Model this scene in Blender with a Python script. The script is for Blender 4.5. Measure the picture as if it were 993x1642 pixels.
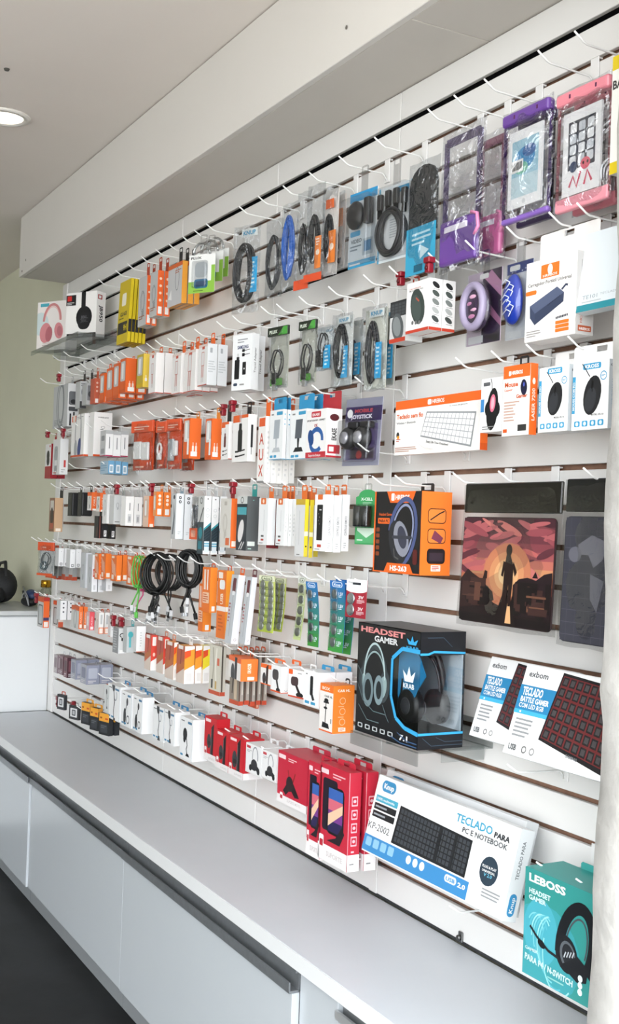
import bpy, bmesh, math, random
from mathutils import Vector, Matrix
random.seed(7)
for o in list(bpy.data.objects): bpy.data.objects.remove(o)
SC = bpy.context.scene
COL = SC.collection

# ------------------------------------------------------------------ camera
FPX, CX, CY = 1850.0, 496.5, 821.0
CAM_H, DW = 1.381, 1.4778          # eye height, distance to the slat wall
_d1 = Vector((-508.0 - CX, 808.0 - CY, FPX)).normalized()
_n = _d1.cross(Vector((1, .036, 0))).normalized()
if _n.y < 0: _n = -_n
_X, _Z = -_d1, -_n
_Y = _Z.cross(_X)
ROT = Matrix((_X, _Y, _Z))          # camera (right, down, forward) -> world
cam_d = bpy.data.cameras.new('camera')
cam_d.sensor_fit = 'VERTICAL'; cam_d.sensor_height = 36.0
cam_d.lens = 36.0 * FPX / 1642.0
cam = bpy.data.objects.new('camera', cam_d); COL.objects.link(cam)
_r, _u, _b = ROT @ Vector((1, 0, 0)), ROT @ Vector((0, -1, 0)), ROT @ Vector((0, 0, -1))
cam.matrix_world = Matrix(((_r.x, _u.x, _b.x, 0), (_r.y, _u.y, _b.y, -DW), (_r.z, _u.z, _b.z, CAM_H), (0, 0, 0, 1)))
SC.camera = cam

# ------------------------------------------------------------------ light
wd = bpy.data.worlds.new('overcast_sky'); SC.world = wd; wd.use_nodes = True
bg = wd.node_tree.nodes['Background']
bg.inputs[0].default_value = (0.93, 0.97, 1.0, 1); bg.inputs[1].default_value = 4.0
sun_d = bpy.data.lights.new('sun', 'SUN'); sun_d.energy = 9.0; sun_d.angle = .03; sun_d.color = (1, .96, .9)
sun = bpy.data.objects.new('sun', sun_d); COL.objects.link(sun); sun.rotation_euler = (0, math.radians(-28), math.radians(12))   # high sun, added on the street only, to bounce light onto the ceiling
def area_light(name, loc, rot, sx, sy, power, col):
    l = bpy.data.lights.new(name, 'AREA'); l.shape = 'RECTANGLE'; l.size = sx; l.size_y = sy
    l.energy = power; l.color = col
    o = bpy.data.objects.new(name, l); COL.objects.link(o); o.location = loc; o.rotation_euler = rot
    return o
SC.view_settings.view_transform = 'Standard'
SC.view_settings.look = 'None'
SC.view_settings.gamma = 1.0
SC.view_settings.use_curve_mapping = False
SC.view_settings.exposure = 0.84
SC.cycles.transparent_max_bounces = 24
SC.cycles.max_bounces = 10
SC.cycles.diffuse_bounces = 6

# ------------------------------------------------------------------ picture -> place
TILES = dict(A1=(0,350,3.009),A2=(280,260,2.758),A3=(520,30,2.099),A4=(600,350,2.527),B1=(40,520,3.103),B2=(320,500,2.921),
 B3=(40,740,3.103),B4=(300,740,2.921),C1=(40,940,3.103),C2=(300,980,2.758),C3=(560,740,2.293),C4=(460,1180,1.863),
 T1=(50,430,5.517),T2=(170,360,4.965),T3=(50,560,5.517),T4=(200,520,4.965),T5=(190,640,4.965),T6=(50,770,4.965),
 T7=(230,770,4.965),T8=(40,860,6.206),E1=(200,870,4.514),E2=(80,1030,5.517),E3=(160,960,4.514),E4=(150,1060,4.514),
 E5=(300,1020,4.965),E6=(340,1030,3.819),E7=(400,760,4.514),E8=(380,900,4.1375),F=(0,0,1))
TILE = [0, 0, 1]
def tile(n): TILE[:] = TILES[n]
def px(x, y): return TILE[0] + x / TILE[2], TILE[1] + y / TILE[2]
def ray(x, y): return ROT @ Vector((x - CX, y - CY, FPX))
def at(x, y, d=0.0):                # point of the plane d metres in front of the slat wall
    r = ray(x, y); t = (DW - d) / r.y
    return Vector((r.x * t, -d, CAM_H + r.z * t))
def atX(x, y, X):                   # point of the plane X = const
    r = ray(x, y); t = X / r.x
    return Vector((X, r.y * t - DW, CAM_H + r.z * t))
def atZ(x, y, z):
    r = ray(x, y); t = (z - CAM_H) / r.z
    return Vector((r.x * t, r.y * t - DW, z))
def proj_x(p):
    v = ROT.transposed() @ Vector((p[0], p[1] + DW, p[2] - CAM_H))
    return CX + FPX * v.x / v.z
PITCH = 1.84 / 24
Z_TOP = at(718.7, 158.3).z          # centre of the topmost groove
def zk(k): return Z_TOP - k * PITCH
X_L, X_R = -5.06, -1.30

# ------------------------------------------------------------------ materials
MATS = {}
def lin(h):
    h = h.lstrip('#'); h = ''.join(c*2 for c in h) if len(h) == 3 else h
    c = [int(h[i:i+2], 16) / 255 for i in (0, 2, 4)]
    return tuple((v / 12.92 if v <= .04045 else ((v + .055) / 1.055) ** 2.4) * .85 + .001 for v in c) + (1.0,)
def mat(h, rough=.5, metal=0.0, bump=0.0, var=0.0, scale=30.0, spec=.5, key=None):
    k = key or (h, rough, metal, bump, var, scale, spec)
    if k in MATS: return MATS[k]
    m = bpy.data.materials.new('mat_%s' % str(h).lstrip('#')); m.use_nodes = True
    nt = m.node_tree; b = nt.nodes['Principled BSDF']
    b.inputs['Base Color'].default_value = lin(h); b.inputs['Roughness'].default_value = rough
    b.inputs['Metallic'].default_value = metal
    b.inputs['Specular IOR Level'].default_value = spec
    if bump or var:
        tc = nt.nodes.new('ShaderNodeTexCoord'); nz = nt.nodes.new('ShaderNodeTexNoise')
        nz.inputs['Scale'].default_value = scale; nz.inputs['Detail'].default_value = 5
        nt.links.new(tc.outputs['Object'], nz.inputs['Vector'])
        if bump:
            bp = nt.nodes.new('ShaderNodeBump'); bp.inputs['Strength'].default_value = bump; bp.inputs['Distance'].default_value = .01
            nt.links.new(nz.outputs['Fac'], bp.inputs['Height']); nt.links.new(bp.outputs['Normal'], b.inputs['Normal'])
        if var:
            cr = nt.nodes.new('ShaderNodeValToRGB'); c = lin(h)
            cr.color_ramp.elements[0].position = .3; cr.color_ramp.elements[1].position = .7
            cr.color_ramp.elements[0].color = tuple(v * (1 - var) for v in c[:3]) + (1,)
            cr.color_ramp.elements[1].color = tuple(min(1, v * (1 + var)) for v in c[:3]) + (1,)
            nt.links.new(nz.outputs['Fac'], cr.inputs['Fac']); nt.links.new(cr.outputs['Color'], b.inputs['Base Color'])
    MATS[k] = m
    return m
def ink(h): return mat(h, .42, spec=.35)
def clear(tint='#F4F6F8', base=.10, rough=.12, key=None, bump=.0, scale=35, dist=.02):
    k = ('clear', tint, base, rough, bump, scale)
    if k in MATS: return MATS[k]
    m = bpy.data.materials.new('clear_plastic'); m.use_nodes = True
    nt = m.node_tree; nt.nodes.remove(nt.nodes['Principled BSDF']); out = nt.nodes['Material Output']
    b = nt.nodes.new('ShaderNodeBsdfGlossy'); b.inputs['Color'].default_value = lin(tint); b.inputs['Roughness'].default_value = rough
    tr = nt.nodes.new('ShaderNodeBsdfTransparent'); mx = nt.nodes.new('ShaderNodeMixShader')
    c = lin(tint); tr.inputs[0].default_value = tuple(.55 + .44*v for v in c[:3]) + (1,)
    lw = nt.nodes.new('ShaderNodeLayerWeight'); lw.inputs['Blend'].default_value = .25
    mr = nt.nodes.new('ShaderNodeMapRange'); mr.inputs['To Min'].default_value = base; mr.inputs['To Max'].default_value = min(1, base + .22)
    nt.links.new(lw.outputs['Facing'], mr.inputs['Value']); nt.links.new(mr.outputs['Result'], mx.inputs['Fac'])
    nt.links.new(tr.outputs[0], mx.inputs[1]); nt.links.new(b.outputs[0], mx.inputs[2]); nt.links.new(mx.outputs[0], out.inputs['Surface'])
    if bump:
        tc = nt.nodes.new('ShaderNodeTexCoord'); nz = nt.nodes.new('ShaderNodeTexNoise'); nz.inputs['Scale'].default_value = scale; nz.inputs['Detail'].default_value = 3; nz.inputs['Distortion'].default_value = 1.5
        bp = nt.nodes.new('ShaderNodeBump'); bp.inputs['Strength'].default_value = bump; bp.inputs['Distance'].default_value = dist
        nt.links.new(tc.outputs['Object'], nz.inputs['Vector']); nt.links.new(nz.outputs['Fac'], bp.inputs['Height']); nt.links.new(bp.outputs['Normal'], b.inputs['Normal'])
    MATS[k] = m
    return m
WHITE, BLACK = '#F3F3F2', '#17181B'
def emit(h, s):
    m = bpy.data.materials.new('lamp_glow'); m.use_nodes = True
    b = m.node_tree.nodes['Principled BSDF']; b.inputs['Emission Color'].default_value = lin(h); b.inputs['Emission Strength'].default_value = s
    return m

# ------------------------------------------------------------------ mesh helpers
class MB:
    def __init__(s): s.v, s.f, s.m, s.mats, s.sm = [], [], [], [], []
    def mi(s, m):
        if m not in s.mats: s.mats.append(m)
        return s.mats.index(m)
    def add(s, vs, fs, m, smooth=False):
        o = len(s.v); s.v += [tuple(v) for v in vs]; i = s.mi(m)
        for f in fs: s.f.append([o + j for j in f]); s.m.append(i); s.sm.append(smooth)
    def box(s, a, b, m, bev=0.0):
        x0, y0, z0 = a; x1, y1, z1 = b
        if bev <= 0:
            s.add([(x0,y0,z0),(x1,y0,z0),(x1,y1,z0),(x0,y1,z0),(x0,y0,z1),(x1,y0,z1),(x1,y1,z1),(x0,y1,z1)],
                  [(0,3,2,1),(4,5,6,7),(0,1,5,4),(1,2,6,5),(2,3,7,6),(3,0,4,7)], m); return
        bm = bmesh.new(); bmesh.ops.create_cube(bm, size=1)
        for v in bm.verts: v.co = Vector(((x0+x1)/2 + v.co.x*(x1-x0), (y0+y1)/2 + v.co.y*(y1-y0), (z0+z1)/2 + v.co.z*(z1-z0)))
        bmesh.ops.bevel(bm, geom=bm.edges[:], offset=min(bev, .45*min(x1-x0,y1-y0,z1-z0)), segments=1 if bev < .003 else 3, affect='EDGES', profile=.5)
        bm.verts.index_update()
        s.add([v.co for v in bm.verts], [[v.index for v in f.verts] for f in bm.faces], m); bm.free()
    def tube(s, pts, r, m, n=6, closed=False, caps=True, rs=None):
        pts = [Vector(p) for p in pts]; N = len(pts); vs = []; fs = []
        up = Vector((0, 0, 1)); prev = None
        for i, p in enumerate(pts):
            a = pts[(i-1) % N] if (closed or i > 0) else p; b = pts[(i+1) % N] if (closed or i < N-1) else p
            t = (b - a).normalized()
            if prev is None:
                q = up.cross(t)
                if q.length < .1: q = Vector((1, 0, 0)).cross(t)
            else:
                q = prev - t * prev.dot(t)
                if q.length < 1e-6: q = up.cross(t)
            q.normalize(); prev = q; w = t.cross(q); rr = rs[i] if rs else r
            for k in range(n):
                an = 2*math.pi*k/n; vs.append(p + q*(math.cos(an)*rr) + w*(math.sin(an)*rr))
        for i in range(N if closed else N-1):
            j = (i+1) % N
            for k in range(n): fs.append((i*n+k, i*n+(k+1)%n, j*n+(k+1)%n, j*n+k))
        if caps and not closed: fs.append(tuple(range(n-1, -1, -1))); fs.append(tuple((N-1)*n+k for k in range(n)))
        s.add(vs, fs, m, True)
    def lathe(s, prof, c, m, n=20, axis='z'):
        vs, fs = [], []
        for r, h in prof:
            for k in range(n):
                a = 2*math.pi*k/n; p = (r*math.cos(a), r*math.sin(a), h)
                if axis == 'y': p = (p[0], p[2], p[1])
                if axis == 'x': p = (p[2], p[0], p[1])
                vs.append((c[0]+p[0], c[1]+p[1], c[2]+p[2]))
        for i in range(len(prof)-1):
            for k in range(n): fs.append((i*n+k, i*n+(k+1)%n, (i+1)*n+(k+1)%n, (i+1)*n+k))
        fs.append(tuple(range(n-1,-1,-1))); fs.append(tuple((len(prof)-1)*n+k for k in range(n)))
        s.add(vs, fs, m, True)
    def ell(s, c, r, m, nu=14, nv=9, f=None):
        vs, fs = [], []
        for i in range(nv+1):
            th = math.pi*i/nv
            for k in range(nu):
                a = 2*math.pi*k/nu; p = [math.sin(th)*math.cos(a), math.sin(th)*math.sin(a), math.cos(th)]
                if f: p = f(p)
                vs.append((c[0]+r[0]*p[0], c[1]+r[1]*p[1], c[2]+r[2]*p[2]))
        for i in range(nv):
            for k in range(nu): fs.append((i*nu+k, (i+1)*nu+k, (i+1)*nu+(k+1)%nu, i*nu+(k+1)%nu))
        s.add(vs, fs, m, True)
    def prism(s, poly, y0, y1, m):    # polygon in x,z pulled along y
        n = len(poly)
        vs = [(x, y0, z) for x, z in poly] + [(x, y1, z) for x, z in poly]
        s.add(vs, [tuple(range(n)), tuple(range(2*n-1, n-1, -1))] + [(i, n+i, n+(i+1)%n, (i+1)%n) for i in range(n)], m)
    def build(s, name, parent=None):
        me = bpy.data.meshes.new(name); me.from_pydata(s.v, [], s.f)
        for m in s.mats: me.materials.append(m)
        me.polygons.foreach_set('material_index', s.m); me.polygons.foreach_set('use_smooth', s.sm); me.update()
        o = bpy.data.objects.new(name, me); COL.objects.link(o)
        if parent: o.parent = parent
        return o
def linked(name, src, parent=None, loc=None):
    o = bpy.data.objects.new(name, src.data); COL.objects.link(o)
    if parent: o.parent = parent
    if loc is not None: o.location = loc
    return o
def empty(name, loc, rot=(0,0,0)):
    o = bpy.data.objects.new(name, None); COL.objects.link(o); o.location = loc; o.rotation_euler = rot; o.empty_display_size = .02
    return o
def tag(o, label, cat, group=None):
    o['label'] = label; o['category'] = cat
    if group: o['group'] = group
    return o
def struct(o): o['kind'] = 'structure'; return o

# ------------------------------------------------------------------ flat print on faces
TXT = {}
def text_mesh(s, bold):
    k = (s, bold)
    if k in TXT: return TXT[k]
    c = bpy.data.curves.new('t', 'FONT'); c.body = s; c.size = 1; c.resolution_u = 2; c.offset = .018 * bold
    o = bpy.data.objects.new('t', c); me = bpy.data.meshes.new_from_object(o)
    vs = [(v.co.x, v.co.y) for v in me.vertices]; fs = [tuple(p.vertices) for p in me.polygons]
    bpy.data.objects.remove(o); bpy.data.meshes.remove(me); bpy.data.curves.remove(c)
    x0 = min(v[0] for v in vs); x1 = max(v[0] for v in vs)
    TXT[k] = ([((v[0]-x0), v[1]) for v in vs], fs, x1 - x0)
    return TXT[k]
class Print:
    """flat ink on the front (or right side, or top) of a pack; u,v run 0..1"""
    def __init__(s, w, h, fn, step=.00004):
        s.w, s.h, s.fn, s.n, s.mb, s.step = w, h, fn, 0, MB(), step
    def put(s, pts, faces, col):
        s.n += 1; o = .00025 + s.step * s.n; e = 1e-6
        if min(x for x, _ in pts) < -e or max(x for x, _ in pts) > s.w+e or min(y for _, y in pts) < -e or max(y for _, y in pts) > s.h+e:
            P2, F2 = [], []                      # trim the ink to the edges of the face
            for f in faces:
                q = [pts[i] for i in f]
                for ax, lim, sg in ((0, 0, 1), (0, s.w, -1), (1, 0, 1), (1, s.h, -1)):
                    out = []
                    for i in range(len(q)):
                        a, b = q[i-1], q[i]; da, db = (a[ax]-lim)*sg, (b[ax]-lim)*sg
                        if (da < 0) != (db < 0): t = da/(da-db); out.append((a[0]+(b[0]-a[0])*t, a[1]+(b[1]-a[1])*t))
                        if db >= 0: out.append(b)
                    q = out
                    if not q: break
                if len(q) > 2: F2.append(tuple(range(len(P2), len(P2)+len(q)))); P2 += q
            if not F2: return
            pts, faces = P2, F2
        s.mb.add([s.fn(x, y, o) for x, y in pts], faces, ink(col))
    def poly(s, uv, col): s.put([(u*s.w, v*s.h) for u, v in uv], [tuple(range(len(uv)))], col)
    def r(s, u0, v0, u1, v1, col): s.poly([(u0,v0),(u1,v0),(u1,v1),(u0,v1)], col)
    def rr(s, u0, v0, u1, v1, col, k=.2):
        W, H = (u1-u0)*s.w, (v1-v0)*s.h; R = k*min(W, H); pts = []
        for cx, cy, a0 in ((u1*s.w-R, v1*s.h-R, 0), (u0*s.w+R, v1*s.h-R, 90), (u0*s.w+R, v0*s.h+R, 180), (u1*s.w-R, v0*s.h+R, 270)):
            for i in range(5): a = math.radians(a0 + i*22.5); pts.append((cx+R*math.cos(a), cy+R*math.sin(a)))
        s.put(pts, [tuple(range(len(pts)))], col)
    def e(s, u, v, ru, rv, col, rot=0, n=20):     # radii in metres / face width
        c, q = math.cos(math.radians(rot)), math.sin(math.radians(rot)); pts = []
        for i in range(n):
            a = 2*math.pi*i/n; x, y = ru*s.w*math.cos(a), rv*s.w*math.sin(a); pts.append((u*s.w + x*c - y*q, v*s.h + x*q + y*c))
        s.put(pts, [tuple(range(n))], col)
    def arc(s, u, v, ru, rv, t, col, a0=0, a1=360, rot=0, n=24):
        c, q = math.cos(math.radians(rot)), math.sin(math.radians(rot)); pts = []
        for i in range(n+1):
            a = math.radians(a0 + (a1-a0)*i/n)
            for k in (1, -1):
                x, y = (ru + k*t/2)*s.w*math.cos(a), (rv + k*t/2)*s.w*math.sin(a); pts.append((u*s.w + x*c - y*q, v*s.h + x*q + y*c))
        s.put(pts, [(2*i, 2*i+2, 2*i+3, 2*i+1) for i in range(n)], col)
    def line(s, uv, t, col):
        P = [Vector((u*s.w, v*s.h)) for u, v in uv]; pts = []
        for i, p in enumerate(P):
            d = (P[min(i+1, len(P)-1)] - P[max(i-1, 0)]).normalized(); nn = Vector((-d.y, d.x)) * t * s.w / 2; pts += [tuple(p-nn), tuple(p+nn)]
        s.put(pts, [(2*i, 2*i+2, 2*i+3, 2*i+1) for i in range(len(P)-1)], col)
    def text(s, st, u, v, size, col, width=None, rot=0, bold=1, align='l'):   # size, width in fractions of h and w
        vs, fs, W = text_mesh(st, bold); sy = size * s.h / .7; sx = sy
        if width: sx = width * s.w / W
        if rot in (90, -90) and width: sx = width * s.h / W
        if rot in (90, -90): sy = size * s.w / .7; sx = sx if width else sy
        dx = {'l': 0, 'c': -W*sx/2, 'r': -W*sx}[align]
        c, q = math.cos(math.radians(rot)), math.sin(math.radians(rot)); pts = []
        for x, y in vs:
            X, Y = x*sx + dx, y*sy; pts.append((u*s.w + X*c - Y*q, v*s.h + X*q + Y*c))
        s.put(pts, fs, col)
    def lines(s, u0, v0, u1, v1, n, col, seed=1):   # small unreadable copy
        rg = random.Random(seed); dv = (v1-v0)/n
        for i in range(n): s.r(u0, v0+i*dv+dv*.25, u0+(u1-u0)*rg.uniform(.55, 1), v0+i*dv+dv*.7, col)
    def grid(s, q, nu, nv, col, gap=.16, rows=None):  # small tiles in a four-cornered field
        pts, fs = [], []
        def bl(a, b):
            x = (1-a)*(1-b)*q[0][0] + a*(1-b)*q[1][0] + a*b*q[2][0] + (1-a)*b*q[3][0]
            y = (1-a)*(1-b)*q[0][1] + a*(1-b)*q[1][1] + a*b*q[2][1] + (1-a)*b*q[3][1]
            return x*s.w, y*s.h
        for j in range(nv):
            for i in range(nu):
                o = len(pts)
                for a, b in ((gap/2, gap/2), (1-gap/2, gap/2), (1-gap/2, 1-gap/2), (gap/2, 1-gap/2)): pts.append(bl((i+a)/nu, (j+b)/nv))
                fs.append((o, o+1, o+2, o+3))
        s.put(pts, fs, col)
def front_fn(w): return lambda x, y, o: (x - w/2, -o, y)
def side_fn(w): return lambda x, y, o: (w/2 + o, x, y)
def top_fn(w, h): return lambda x, y, o: (x - w/2, y, h + o)
# ------------------------------------------------------------------ the shop itself
Z_CEIL, Z_SOF, Y_FAS = 2.70, 2.433, -0.215
SLAT_W = mat('#EEEDEB', .38, var=.012, scale=3)
PAINT = mat('#DEDEC8', .75, bump=.04, var=.02, scale=4)
CEILM = mat('#F8F1EB', .8, bump=.03, var=.015, scale=3)
BOARD = mat('#E4E1DC', .55, var=.015, scale=3)
BROWN = mat('#94705C', .8, var=.2, scale=40)
GBLACK = mat('#040405', .9, spec=.05)
X_OPEN = -0.7
m = MB(); m.box((-9, -9.5, -.05), (X_OPEN, .3, 0), mat('#141517', .5, bump=.12, var=.7, scale=5, spec=.25)); struct(m.build('floor'))
m = MB(); m.box((X_OPEN, -20, -.06), (16, 12, -.01), mat('#B9B6B0', .9, var=.1, scale=2)); struct(m.build('floor_outside'))  # unseen street ground, added pale and wide to bounce daylight inside
m = MB(); m.box((-9, -9.5, Z_CEIL), (X_OPEN, .3, Z_CEIL+.1), CEILM); struct(m.build('ceiling'))
m = MB(); m.box((-9, .045, 0), (X_OPEN, .2, Z_CEIL), PAINT); struct(m.build('wall_back'))
m = MB(); m.box((-9, -9.6, 0), (X_OPEN, -9.5, Z_CEIL), mat('#A8A69E', .8)); struct(m.build('wall_left'))
m = MB(); m.box((-9.1, -9.6, 0), (-9, .2, Z_CEIL), PAINT); struct(m.build('wall_far'))
# boxed-in bulkhead above the display
m = MB(); m.box((-5.09, Y_FAS, Z_SOF), (X_OPEN, Y_FAS+.018, Z_CEIL-.003), BOARD, .0015)
fas = struct(m.build('trim_1'))
for i, (u, v) in enumerate(((36, 435), (42, 417), (557, 44))):
    p = at(u, v, -Y_FAS); q = MB(); q.lathe([(.005, -.002), (.004, -.0028)], (p.x, Y_FAS, p.z), mat('#6F6A63', .5), 8, 'y')
    q.build('screw', fas)
sof = struct(empty('trim_2', (0, 0, Z_SOF)))
for a, b in ((-5.088, -1.9965), (-1.9935, X_OPEN)):
    m = MB(); m.box((a, Y_FAS+.018, .0), (b, .044, .016), mat('#D8D3CC', .6, var=.02, scale=4), .0008); m.build('soffit_panel', sof)
# slatted display wall: every board its own piece
wall = struct(empty('wall_right', (0, 0, 0)))
SECT = [X_L, -3.712, -2.985, -2.335, X_R]
Z_BOT = zk(24)
for i in range(4):
    a, b = SECT[i] + .0012, SECT[i+1] - .0012
    for k in range(-1, 24):
        zt = zk(k) - (.0085 if k == 0 else .0055) if k >= 0 else Z_SOF - .002
        zb = zk(k+1) + (.0085 if k+1 == 0 else .0055)
        if k == 23: zb = Z_BOT + .004
        m = MB(); m.box((a, 0, zb), (b, .011, zt), SLAT_W, .0012); m.build('slat', wall)
    m = MB(); m.box((a, .0175, Z_BOT+.004), (b, .026, Z_SOF-.002), BROWN); m.build('backing_board', wall)
    m = MB(); m.box((a, .012, zk(0)-.012), (b, .0165, zk(0)+.012), GBLACK); m.build('groove_insert_or_shade', wall)
    if i == 2:
        m = MB(); m.box((a, .012, zk(4)-.012), (b, .0165, zk(4)+.012), GBLACK); m.build('groove_insert_or_shade', wall)
    if i == 0:
        for k in (1, 2, 3, 4):
            m = MB(); m.box((a, .012, zk(k)-.009), (-4.1 if k < 4 else -4.25, .0165, zk(k)+.009), GBLACK); m.build('groove_insert_or_shade', wall)  # black strips stand in for the shade inside these far-left grooves
m = MB(); m.box((X_L-.07, -.004, Z_BOT-.002), (X_L-.002, .04, Z_SOF-.002), SLAT_W, .002); m.build('end_post', wall)
m = MB(); m.box((-2.352, -.0035, Z_BOT+.004), (-2.318, -.0005, zk(4.9)), SLAT_W, .001); m.build('joint_strip', wall)
m = MB(); m.box((-2.998, -.0025, zk(16)), (-2.975, -.0005, zk(4.6)), SLAT_W, .001); m.build('joint_strip', wall)
m = MB(); m.box((X_L, .004, Z_BOT-.004), (X_R, .02, Z_BOT+.0035), mat('#3A3B3D', .6)); m.build('shadow_gap_strip', wall)
# small metal latch left at the foot of the wall
p = at(738, 1511, .004)
lt = empty('wall_latch', (p.x, -.001, Z_BOT+.012)); q = MB(); q.box((-.007, -.004, -.010), (.007, 0, .012), mat('#8B8B8B', .35, .9), .001); q.build('plate', lt)
q = MB(); q.lathe([(.006, -.010), (.006, -.004)], (0, 0, 0), mat('#6E6E6E', .3, .9), 10, 'y'); q.build('pin', lt)
tag(lt, 'small grey metal latch at the foot of the slat wall', 'latch')
# plastered entrance pillar on the right
m = MB(); N = 26
def rough(z, s): return .0018*math.sin(z*9+s) + .0015*math.sin(z*23+s*2) + random.uniform(-.0016, .0016)
vs, fs = [], []
for i in range(N*2+1):
    z = Z_CEIL*i/(N*2)
    for (x, y) in ((-1.372, -.012), (-1.372, -.196), (-1.366, -.206), (-1.24, -.210), (-1.22, -.012)): vs.append((x+rough(z, x*9+y*40), y+(rough(z, y*7) if y < -.1 else 0), z))
for i in range(N*2):
    for k in range(4): fs.append((i*5+k, i*5+k+1, i*5+k+6, i*5+k+5))
m.add(vs, fs, mat('#CBC9C5', .9, bump=1.0, var=.14, scale=12), True)
struct(m.build('wall_pillar'))

# ------------------------------------------------------------------ counter and cabinets
Y_CF, Z_CT = -.345, Z_BOT - .004
m = MB(); m.box((-5.12, Y_CF+.001, Z_CT-.034), (-1.375, -.001, Z_CT), mat('#CDD1D7', .34, var=.015, scale=6), .0012)
wt = empty('worktop', (0, 0, 0)); m.build('slab', wt)
m = MB(); m.box((-5.12, Y_CF-.0008, Z_CT-.034), (-1.375, Y_CF+.0009, Z_CT-.0008), mat('#E9EBEC', .35)); m.build('edge_band', wt)
tag(wt, 'long pale grey laminate worktop running under the slat wall', 'worktop')
DOORM = mat('#C6CCD1', .24, var=.01, scale=2)
DARK = mat('#8A8E92', .36, .5, var=.08, scale=60)
def cabinet(a, b, lab, door_y, right=False):
    r = empty('base_cabinet', ((a+b)/2, 0, 0)); w = (b-a)/2
    q = MB(); q.box((-w+.001, Y_CF+(.022 if not right else .034), .052), (w-.001, -.002, Z_CT-.036), mat('#D5D8D9', .5)); q.build('body', r)
    q = MB(); q.box((-w+.001, Y_CF+.012, .001), (w-.001, Y_CF+.03, .050), mat('#8C9093', .45, var=.02)); q.build('toe_kick', r)
    if not right:
        q = MB(); q.box((-w+.003, Y_CF+door_y, .055), (w-.003, Y_CF+door_y+.018, .425), DOORM, .0012); dr = q.build('door', r)
        q = MB()      # aluminium grip channel: two lips and a recess between them
        q.box((-w+.002, Y_CF+.012, .428), (w-.002, Y_CF+.021, .474), DARK)
        q.box((-w+.002, Y_CF+door_y-.008, .4265), (w-.002, Y_CF+door_y+.017, .431), DARK)
        q.box((-w+.002, Y_CF+door_y-.009, .431), (w-.002, Y_CF+door_y-.0055, .449), DARK)
        q.box((-w+.002, Y_CF+.004, .466), (w-.002, Y_CF+.012, .4745), DARK)
        q.build('grip_profile', dr)
    else:
        q = MB(); q.box((-w+.001, Y_CF+.014, .055), (-w+.155, Y_CF+.033, .4745), DOORM, .001); q.build('filler_panel', r)
        q = MB(); q.box((-w+.157, Y_CF+.012, .055), (w-.002, Y_CF+.032, .437), DOORM, .0012); dr = q.build('door', r)
        q = MB(); q.box((-w+.157, Y_CF+.024, .44), (w-.002, Y_CF+.033, .4745), mat('#9EA1A3', .35, .6))
        q.box((-w+.157, Y_CF+.006, .436), (w-.002, Y_CF+.012, .452), mat('#C7C9CA', .3, .5)); q.build('grip_profile', dr)
    tag(r, lab, 'cabinet', 'base cabinets under the worktop')
cabinet(-5.11, -4.10, 'pale base cabinet at the far left end under the worktop', -.006)
cabinet(-4.10, -3.11, 'pale base cabinet, second from the far end under the worktop', 0)
cabinet(-3.11, -2.08, 'pale base cabinet with dark grip, third from the far end', -.002)
cabinet(-2.08, -1.375, 'white base cabinet with light grip nearest the pillar', 0, True)
# taller desk at the far end of the worktop
r = empty('reception_desk', (-5.45, -.3, 0))
q = MB(); q.box((-.28, -.55, 0), (.29, .30, .935), mat('#DCE0E2', .4, var=.012, scale=2), .002); q.build('body', r)
q = MB(); q.box((-.30, -.57, .936), (.305, .30, .957), mat('#C9CCCD', .35), .002); q.build('desk_top', r)
tag(r, 'tall white desk at the far end of the worktop', 'desk')
q = MB(); q.box((-5.14, -.34, Z_CT+.0005), (-5.134, -.004, .93), mat('#E6E9EB', .45)); tag(q.build('splash_board'), 'white upright board closing the far end of the worktop', 'board')
# recessed ceiling lamp
lp = atZ(6, 186, Z_CEIL)
r = empty('ceiling_lamp', (lp.x, lp.y, Z_CEIL))
q = MB(); q.lathe([(.088, -.001), (.088, -.006), (.07, -.010), (.066, -.004)], (0, 0, 0), mat('#E9E7E2', .4), 32); q.build('trim_ring', r)
q = MB(); q.lathe([(.064, -.0055), (.06, -.0065)], (0, 0, 0), emit('#FFF6E6', .9), 28); q.build('diffuser', r)
tag(r, 'round white recessed ceiling lamp at the upper left', 'lamp')
p = atZ(11, 110, Z_CEIL); q = MB(); q.lathe([(.009, -.0005), (.007, -.006)], (p.x, p.y, Z_CEIL), mat('#4B4945', .6), 10)
tag(q.build('ceiling_plug'), 'small dark plug in the ceiling above the lamp', 'plug')
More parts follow.
